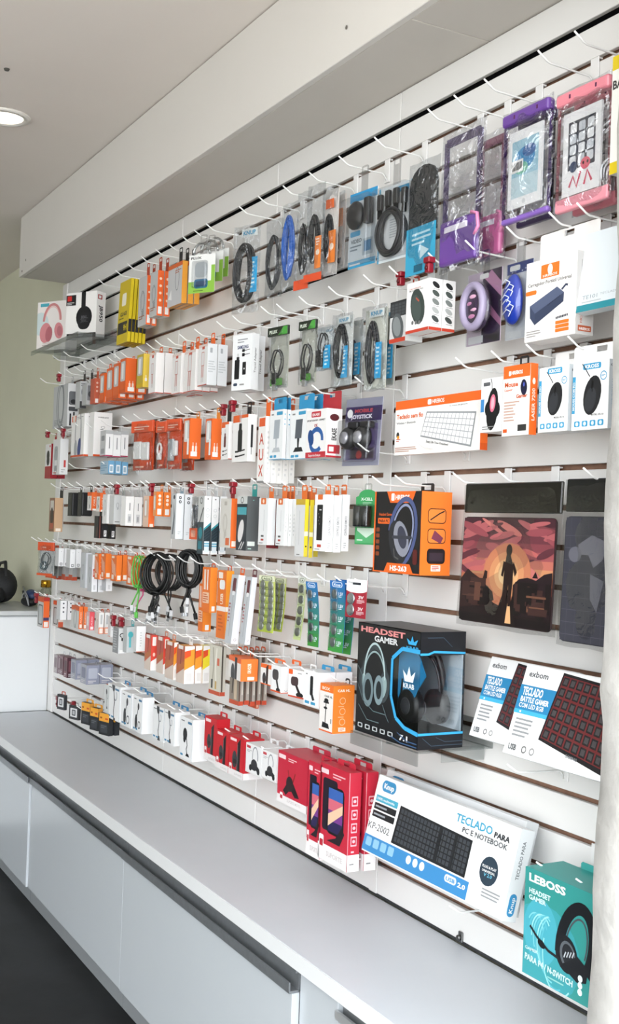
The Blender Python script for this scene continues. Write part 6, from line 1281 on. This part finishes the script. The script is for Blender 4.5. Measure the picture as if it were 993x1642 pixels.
# ------------------------------------------------------------------ seventh hook row
tile('E2')
pk = lambda c, d: (lambda P: (P.r(0, 0, 1, 1, c), P.rr(.15, .3, .85, .85, d, .1), P.lines(.15, .05, .8, .22, 2, '#D2CED0')))
for i, (x1, yt, yb, c, d) in enumerate(((62, 115, 275, '#B9B0B4', '#8A7A80'), (112, 125, 292, '#8C7078', '#5A3A44'), (150, 140, 315, '#7A4A54', '#4A2A34'))):
    pack('case_pack', 'dull plum phone case pack', 'pack', 20, x1, yt, yb, .045, .035, c, pk(c, d), pk(d, c), yf=.14, tab='clear')
pack('case_pack', 'grey-blue phone case pack', 'pack', 20, 225, 160, 330, .06, .045, '#A2A5B2', pk('#A9ACB8', '#82869A'), pk('#8C90A2', '#A9ACBC'), yf=.14, tab='clear', n=2)
pack('case_pack', 'grey-blue phone case pack', 'pack', 20, 320, 205, 375, .07, .05, '#A2A5B2', pk('#A9ACB8', '#7C8096'), pk('#8C90A2', '#B0B4C2'), yf=.14, tab='clear', n=2)
def wst(k):
    def f(P): P.lines(.08, .88, .5, .94, 1, '#666'); P.rr(.62, .87, .95, .93, '#4A7CA0', .3); pic_stand(P, .55, .52, .62, '#23252A'); P.rr(.08, .06, .28, .11, '#3C8CB8', .3); P.rr(.36, .06, .56, .11, '#3C8CB8', .3)
    return f
def wst2(P): P.lines(.08, .88, .5, .94, 1, '#666'); P.rr(.62, .87, .95, .93, '#4A7CA0', .3); P.e(.42, .6, .17, .2, '#1E2024'); P.e(.38, .48, .1, .12, '#1E2024'); P.line([(.55, .5), (.62, .35), (.55, .25), (.62, .14)], .05, '#3A3E44'); P.poly([(.5, .08), (.82, .08), (.74, .15), (.58, .15)], '#1E2024'); P.rr(.08, .06, .28, .11, '#3C8CB8', .3)
def wst3(P): P.lines(.08, .88, .5, .94, 1, '#666'); P.rr(.62, .87, .95, .93, '#4A7CA0', .3); P.e(.6, .72, .1, .14, '#26282C'); P.line([(.55, .66), (.4, .3)], .05, '#555A60'); P.e(.38, .28, .14, .3, '#1E2024'); P.arc(.72, .22, .13, .13, .05, '#4A4E54'); P.rr(.08, .06, .28, .11, '#3C8CB8', .3); P.rr(.36, .06, .56, .11, '#3C8CB8', .3)
pack('car_holder_box', 'white-fronted box with orange top at the left of the white boxes', 'box', 20, 520, 385, 640, 480, .085, '#DADCDD', style(base='#D5D8D8', pic=pic_stand, ps=.7), None, yf=.14, tab='clear', top=lambda P: P.r(0, 0, 1, 1, '#D8703A'))
tile('E4')
ytb = '#2E7EB0'
for x1, yt, yb, x0, x2, fn, desc in ((182, 192, 445, 98, .05, wst(0), 'white gooseneck holder box with small stand picture'), (266, 238, 490, 198, .06, wst3, 'white gooseneck holder box with small stand picture'), (345, 268, 530, 282, 432, wst3, 'white gooseneck holder box with small stand picture'),
        (502, 345, 590, 425, .06, wst(1), 'white gooseneck holder box with small stand picture'), (580, 375, 618, 508, .05, wst(2), 'white gooseneck holder box with small stand picture'), (708, 430, 732, 622, 822, wst2, 'white gooseneck holder box with small stand picture')):
    pack('gooseneck_holder_box', desc, 'box', 20, x1, yt, yb, x0, x2, '#F2F3F4', fn, lambda P: P.r(.0, .0, .04, 1, '#C9CED2'), yf=.14, tab=ytb, tw=.06, group='white gooseneck holder boxes')
def rf(P): P.rr(.08, .88, .5, .95, '#F0DADA', .2); pic_holder(P, .55, .5, .8, '#241C20'); P.r(0, 0, 1, .16, '#EDE9E9'); P.rr(.05, .12, .22, .30, '#F0E4E4', .2); P.rr(.08, .15, .19, .22, '#B0202C', .2); P.text('SUPORTE', .4, .04, .05, '#C9C4C4', .5)
pack('car_holder_box', 'red car holder box with black clamp picture', 'box', 20, 884, 425, 745, 798, .04, '#C8202C', rf, sd(base='#B81C28', lab=None, foot='#EDE9E9'), yf=.14, tab='#C8202C', tw=.05)
tile('E6')
pack('car_holder_box', 'red car holder box with black clamp picture', 'box', 20, 98, 560, 800, 22, .045, '#C8202C', rf, sd(base='#B81C28', lab=None, foot='#EDE9E9'), yf=.14, tab='#C8202C', tw=.05)
pack('car_holder_box', 'red car holder box with black clamp picture', 'box', 20, 190, 600, 845, 100, .06, '#C8202C', rf, sd(base='#C02430', lab=None, foot='#EDE9E9'), yf=.14, tab='#C8202C', tw=.05)
def wf2(P): P.rr(.05, .84, .3, .93, '#C03A44', .2); P.arc(.6, .62, .17, .26, .04, '#888C92', -20, 200); P.poly([(.3, .2), (.5, .42), (.62, .4), (.9, .25), (.8, .1), (.6, .22), (.45, .14)], '#2A2A2E'); P.e(.55, .33, .2, .16, '#333338'); P.e(.32, .2, .09, .09, '#1E1E22'); P.e(.82, .16, .09, .09, '#1E1E22'); P.lines(.08, .7, .4, .8, 2, '#AAA'); P.r(0, 0, 1, .05, '#E2E2E2')
pack('bike_holder_box', 'white boxed bike holder', 'box', 20, 300, 650, 832, 205, .06, '#EDEDEE', wf2, None, yf=.14, tab='#E0E0E2', tw=.05)
pack('bike_holder_box', 'white boxed bike holder', 'box', 20, 392, 690, 865, 305, .06, '#EDEDEE', wf2, None, yf=.14, tab='#E0E0E2', tw=.05)
tile('C2')
def f(P): P.rr(.02, .86, .26, .94, '#F2DADC', .2); P.lines(.35, .84, .65, .92, 2, '#F0C8CC'); P.line([(.35, .68), (.42, .45), (.3, .3)], .03, '#8A2A22'); P.line([(.6, .66), (.52, .45), (.66, .3)], .03, '#8A2A22'); P.poly([(.2, .25), (.4, .5), (.55, .45), (.75, .22), (.6, .2), (.45, .32), (.3, .18)], '#231A1E'); P.e(.42, .42, .12, .12, '#2E2226'); P.r(0, 0, 1, .15, '#EFEBEB'); P.rr(.1, .04, .2, .2, '#F4ECEC', .2); P.rr(.11, .08, .19, .15, '#B8283A', .2); P.text('SUPORTE MOTO', .35, .06, .05, '#CFC8C8', .45)
pack('bike_holder_box', 'large red boxed bike holder with white foot', 'box', 20, 528, 665, 900, 398, .08, '#C32840', f, sd(base='#BE2840', lab=None, foot='#EFEBEB'), yf=.145, tab='#C03048', tw=.09, bev=.001)
tile('C4')
def f(P):
    P.rr(.04, .90, .3, .95, '#F2D2D8', .2); P.lines(.45, .88, .9, .94, 2, '#F0B8C0'); P.rr(.12, .32, .62, .86, '#231A28', .12); pic_phone(P, .28, .30, .86, .80)
    P.poly([(.3, .22), (.75, .22), (.9, .36), (.8, .42), (.6, .28)], '#241C22'); P.r(0, 0, 1, .17, '#F1EDED'); P.rr(.04, .10, .2, .26, '#F4ECEC', .2); P.rr(.06, .14, .18, .21, '#B8283A', .2); P.text('SUPORTE', .3, .06, .05, '#CFC8C8', .55, bold=2)
def g(P):
    P.r(0, 0, 1, 1, '#C4283E'); P.line([(.03, .0), (.03, 1)], .05, '#E8A0AA')
    for i in range(4): P.rr(.25, .66-.135*i, .75, .76-.135*i, '#F0B8C0', .1); P.rr(.31, .675-.135*i, .69, .745-.135*i, '#C4283E', .1); P.e(.5, .71-.135*i, .12, .12, '#F0C4CC')
    P.r(0, 0, 1, .17, '#F1EDED'); P.lines(.3, .18, .7, .22, 1, '#F0C4CC'); P.lines(.2, .06, .8, .09, 1, '#888')
pack('bike_holder_box', 'tall red boxed bike phone holder with phone picture', 'box', 20, 178, 112, 408, 92, 214, '#C4283E', f, g, yf=.15, tab='#C4283E', tw=.08, n=2, gap=.012, bev=.001)
pack('bike_holder_box', 'tall red boxed bike phone holder with phone picture', 'box', 20, 97, 88, 372, 57, .03, '#C4283E', f, g, yf=.15, tab='#C4283E', tw=.05, bev=.001)
# ------------------------------------------------------------------ lowest hook row
tile('E2')
def f(P): P.r(0, 0, 1, 1, '#3A3C40'); P.rr(.14, .18, .86, .82, '#E2E4E6', .08); P.rr(.30, .28, .70, .72, '#4A4C52', .15); P.rr(.38, .36, .62, .64, '#B9BCC0', .1)
pack('memory_card_pack', 'black card pack with white framed chip picture', 'pack', 22, 128, 470, 602, 62, .012, '#34363A', f, None, yf=.13, tab='#C84A34', yaw=18)
pack('memory_card_pack', 'black card pack with white framed chip picture', 'pack', 22, 250, 572, 692, 168, .012, '#34363A', f, None, yf=.13, tab='clear', yaw=18)
def f(P): P.r(0, .62, 1, 1, '#E8A43C'); P.r(0, 0, 1, .62, '#2A2C30'); P.rr(.15, .1, .85, .5, '#3F4247', .1); P.lines(.2, .3, .8, .46, 2, '#6A6E74'); P.rr(.1, .74, .3, .82, '#8A4A20', .3); P.rr(.62, .72, .9, .80, '#C8502C', .3)
for x1, yt, yb, x0, n in ((350, 545, 735, 275, 1), (424, 590, 788, 352, 1), (518, 640, 832, 432, 2)):
    pack('memory_card_pack', 'black memory card pack with amber header', 'pack', 22, x1, yt, yb, x0, .018, '#26282B', f, sd(base='#26282B', hdr='#D8943A', lab=None), yf=.14, tab='#E8A43C', tw=.05, n=n, gap=.006, yaw=15)
# ------------------------------------------------------------------ things on the far desk
def dk(x, y, d): return at(x, y, d)
ZD = .9575
c = atZ(18, 972, ZD); BLKF = mat('#16171A', .75, bump=.3)
r = empty('shoulder_bag', (c.x-.22, c.y+.0, ZD)); q = MB()
q.ell((0, 0, .085), (.13, .075, .085), BLKF, 20, 12, lambda p: [p[0], p[1], p[2]*(1 if p[2] > 0 else 1)]); q.ell((.06, -.05, .05), (.09, .06, .05), BLKF, 16, 10); q.build('bag_body', r)
q = MB(); q.tube([(-.1, 0, .14), (-.06, .01, .19), (.04, .01, .20), (.1, 0, .13)], .008, BLKF, 6); q.build('strap', r)
q = MB(); q.tube([(-.09, -.073, .09), (0, -.081, .12), (.09, -.06, .10)], .002, mat('#5A5C60', .4, .6), 5); q.build('zip', r)
tag(r, 'slumped black bag on the far desk', 'bag')
c = atZ(46, 972, ZD)
r = empty('cable_heap', (c.x, c.y+.01, ZD+.0)); q = MB()
q.ell((0, 0, .05), (.05, .03, .03), mat('#24355C', .5), 14, 9); q.ell((.0, -.01, .022), (.07, .035, .022), mat('#1B1C1F', .6), 14, 9); q.build('blue_plug', r)
rg = random.Random(5)
for k in range(3):
    q = MB(); q.tube([(-.08+.02*k, -.02, .01+.03*k), (-.04, -.03, .05+.02*k), (.0, -.03, .07), (.05, -.03, .03+.01*k), (.09, -.035, .012)], .003, mat(['#D9DADC', '#2A2B2E', '#8A8C90'][k], .4), 6); q.build('cord', r)
tag(r, 'heap of cords with dark blue plug on the far desk', 'cable')
c = atZ(60, 975, ZD)
r = empty('bottle', (c.x+.02, c.y+.03, ZD)); q = MB(); q.lathe([(.026, 0), (.028, .004), (.028, .07), (.018, .092), (.017, .097)], (0, 0, 0), clear('#DDE3DF', .18, .05), 20); q.build('glass_body', r)
q = MB(); q.lathe([(.023, .098), (.023, .128), (.020, .131)], (0, 0, 0), mat('#C9952E', .22, .9), 20); q.build('cap', r)
tag(r, 'small clear bottle with gold cap on the far desk', 'bottle')
# ------------------------------------------------------------------ hooks
WIRE = mat('#F1F1F0', .3)
HK = {}
def hook_parts(off):
    if off in HK: return HK[off]
    L = .14
    a = MB(); a.tube([(0, -.004, -.016), (0, -.009, -.006), (0, -.016, 0), (0, -L*.5, .0015), (0, -L+.03, .003), (0, -L+.022, .006), (0, -L, .020)], .0019, WIRE, 6)
    b = MB(); b.box((-.011, -.0042, -.020), (.011, -.001, off+.003), WIRE, .0008); b.box((-.011, -.003, off-.001), (.011, .006, off+.002), WIRE)
    HK[off] = (a.build('wire'), b.build('clip_plate'), [True]); return HK[off]
def add_hook(X, row, near=.03):
    for r2, x2, _ in HOOKS:
        if r2 == row and abs(x2-X) < near: return
    A, B, fresh = hook_parts(hook_off(X))
    o = empty('display_hook', (X, 0, hook_z(row, X)))
    if fresh[0]: A.parent = o; B.parent = o; fresh[0] = False
    else: linked('wire', A, o); linked('clip_plate', B, o)
    HOOKS.append((row, X, o)); reg(o, 'white wire display hook', 'hook', row, 'white wire display hooks')
TIPS = {'T1': [(4, [(440,670),(285,735),(190,770)]), (5, [(305,870),(600,790),(530,820),(670,800)]), (1, [(595,60)])],
 'T2': [(1, [(75,350),(170,315),(280,230),(390,200),(500,120),(610,70)]), (5, [(245,960),(320,960),(390,930),(490,890),(585,825),(705,785)])],
 'A2': [(1, [(140,260),(285,180),(370,120),(480,80),(595,5)]), (5, [(185,710),(255,700),(380,650),(450,630),(550,575),(680,550),(835,480)])],
 'A3': [(1, [(50,430),(170,365),(350,260),(540,155),(720,90)])],
 'A4': [(5, [(535,60),(370,70),(220,110),(60,185),(810,280)]), (8, [(330,555),(475,515),(615,535),(785,495)]), (10, [(160,895)]), (11, [(320,1045)])],
 'T3': [(5, [(80,235)]), (8, [(805,575),(905,575)]), (10, [(330,1025)]), (11, [(515,1180),(750,1185)])],
 'T4': [(5, [(100,165),(165,165),(245,125),(340,95)]), (8, [(590,620),(710,625),(300,695),(400,660),(480,680),(185,715),(70,715)])],
 'T5': [(11, [(215,640),(375,665),(445,650),(725,660),(170,680)])],
 'B2': [(8, [(395,365),(525,345),(295,415),(215,410),(145,440)]), (11, [(460,770),(550,785)]), (10, [(740,645)])],
 'T6': [(14, [(0,480),(50,500),(110,500),(170,500),(230,495),(300,490),(580,530)]), (11, [(240,60),(290,45),(355,55),(460,20),(680,30),(780,50),(870,45),(905,0)])],
 'T7': [(11, [(20,0),(170,20),(260,10),(530,15),(705,40)]), (14, [(110,580),(205,590),(270,610),(540,620),(610,690)])],
 'E1': [(14, [(110,110),(795,210),(920,200)]), (17, [(300,645),(160,620),(510,720),(360,675),(440,665),(620,715),(815,795),(890,850),(720,740)])],
 'T8': [(17, [(140,570),(240,590),(400,640),(510,700),(645,765),(870,815),(940,820),(330,610)])],
 'E3': [(17, [(90,140),(145,150),(210,165),(265,195)])],
 'E2': [(20, [(85,95),(150,125),(220,150),(320,185),(310,235),(425,290),(520,320),(630,375),(745,430)]), (22, [(70,390),(65,420),(160,455),(240,495),(320,540)])],
 'E4': [(20, [(430,285),(535,310),(620,340),(710,375),(815,480),(950,535)])],
 'E6': [(17, [(155,60),(220,110),(340,90),(440,75),(620,170),(545,130)]), (20, [(80,550),(190,575),(300,640),(455,655),(595,740)])],
 'C3': [(11, [(85,50),(385,60),(860,65)]), (18.5, [(580,1120)])],
 'C4': [(22, [(185,340),(485,505)]), (20, [(745,400)])],
 'E7': [(11, [(215,70),(100,80)])], 'E8': [(14, [(75,110),(140,80),(420,100),(530,110),(260,100)])]}
for tn, rows in TIPS.items():
    tile(tn)
    for row, pts in rows:
        for (x, y) in pts:
            p = at(*px(x, y), .14); rw = 18 if row == 18.5 else row
            add_hook(p.x, rw)
for row, X, zt in HANG: add_hook(X, row, .07)
# red anti-theft stops on the hook tips
def lock(tn, x0, y0, x1, y1, row, yf=.138):
    tile(tn); a = at(*px(x0, y1), yf); b = at(*px(x1, y0), yf); h = max(.026, min(.05, b.z-a.z))
    X, Z = a.x+.010, b.z-h
    near = min((abs(x2-X), x2) for r2, x2, _ in HOOKS if r2 == row)
    if near[0] < .07: X = near[1]
    else: add_hook(X, row)
    P = atX(*px((x0+x1)/2, y0), X); yf = max(.03, min(.137, -P.y))
    for o2, d2, c2, r2, g2 in REG:
        if c2 == 'hook stop' and abs(o2.location.x-X) < .03 and abs(o2.location.y+yf) < .03 and r2 == row: return
    r = empty('hook_stop', (X, -yf, hook_z(row, X) + .012 - h)); M = mat('#8A1122', .3)
    q = MB(); q.box((-.008, -.006, 0), (.008, .008, h*.6), M, .003); q.build('housing', r)
    q = MB(); q.box((-.011, -.008, h*.61), (.011, .010, h), M, .003); q.build('cap', r)
    q = MB(); q.lathe([(.004, -.0085), (.005, -.0062)], (0, 0, h*.3), mat('#5A0C16', .4), 10, 'y'); q.build('key_hole', r)
    reg(r, 'dark red anti-theft hook stop', 'hook stop', row, 'dark red hook stops')
for a in [('A4',90,250,126,318,5),('A4',140,198,176,272,5),('T3',193,238,235,320,5),('T3',256,730,304,812,8),('T3',120,788,165,830,8),('T4',758,655,812,758,8),('T4',830,640,885,742,8),
          ('T7',345,60,400,140,11),('T7',398,35,440,120,11),('T7',628,62,680,160,11),('T7',680,42,732,145,11),('T6',645,78,690,158,11),('T6',935,80,975,150,11),
          ('T8',88,595,135,682,17),('T8',828,775,880,872,17),('T8',932,830,972,915,17),('E2',30,370,66,450,22),('E2',190,418,230,490,22)]: lock(*a)

# ------------------------------------------------------------------ labels
ORD = ['first', 'second', 'third', 'fourth', 'fifth', 'sixth', 'seventh', 'eighth', 'ninth', 'tenth', 'eleventh', 'twelfth', 'thirteenth', 'fourteenth', 'fifteenth', 'sixteenth', 'seventeenth', 'eighteenth', 'nineteenth', 'twentieth']
def ordinal(i):
    if i < 20: return ORD[i]
    t = ['twenty', 'thirty', 'forty', 'fifty'][(i+1)//10-2]
    return (t + '-' + ORD[(i+1) % 10-1]) if (i+1) % 10 else {'twenty': 'twentieth', 'thirty': 'thirtieth', 'forty': 'fortieth', 'fifty': 'fiftieth'}[t]
from collections import defaultdict
BY = defaultdict(list)
for o, desc, cat, row, group in REG: BY[(desc, row)].append((o, cat, group))
for (desc, row), L in BY.items():
    if len(L) == 1:
        o, cat, group = L[0]; multi = sum(1 for (d2, r2) in BY if d2 == desc) > 1
        tag(o, desc + (', ' + ROWN[row] if multi or len(desc.split()) < 9 and row else ''), cat, group); continue
    L.sort(key=lambda t: proj_x(t[0].location))
    for i, (o, cat, group) in enumerate(L):
        pos = 'leftmost' if i == 0 else ('rightmost' if i == len(L)-1 else ordinal(i) + ' from left')
        tag(o, '%s, %s in %s' % (desc, pos, ROWN[row]), cat, group or ('%s in the %s' % ((L[0][0].name.split('.')[0].replace('_', ' ') + 's').replace('boxs', 'boxes'), ROWN[row])))
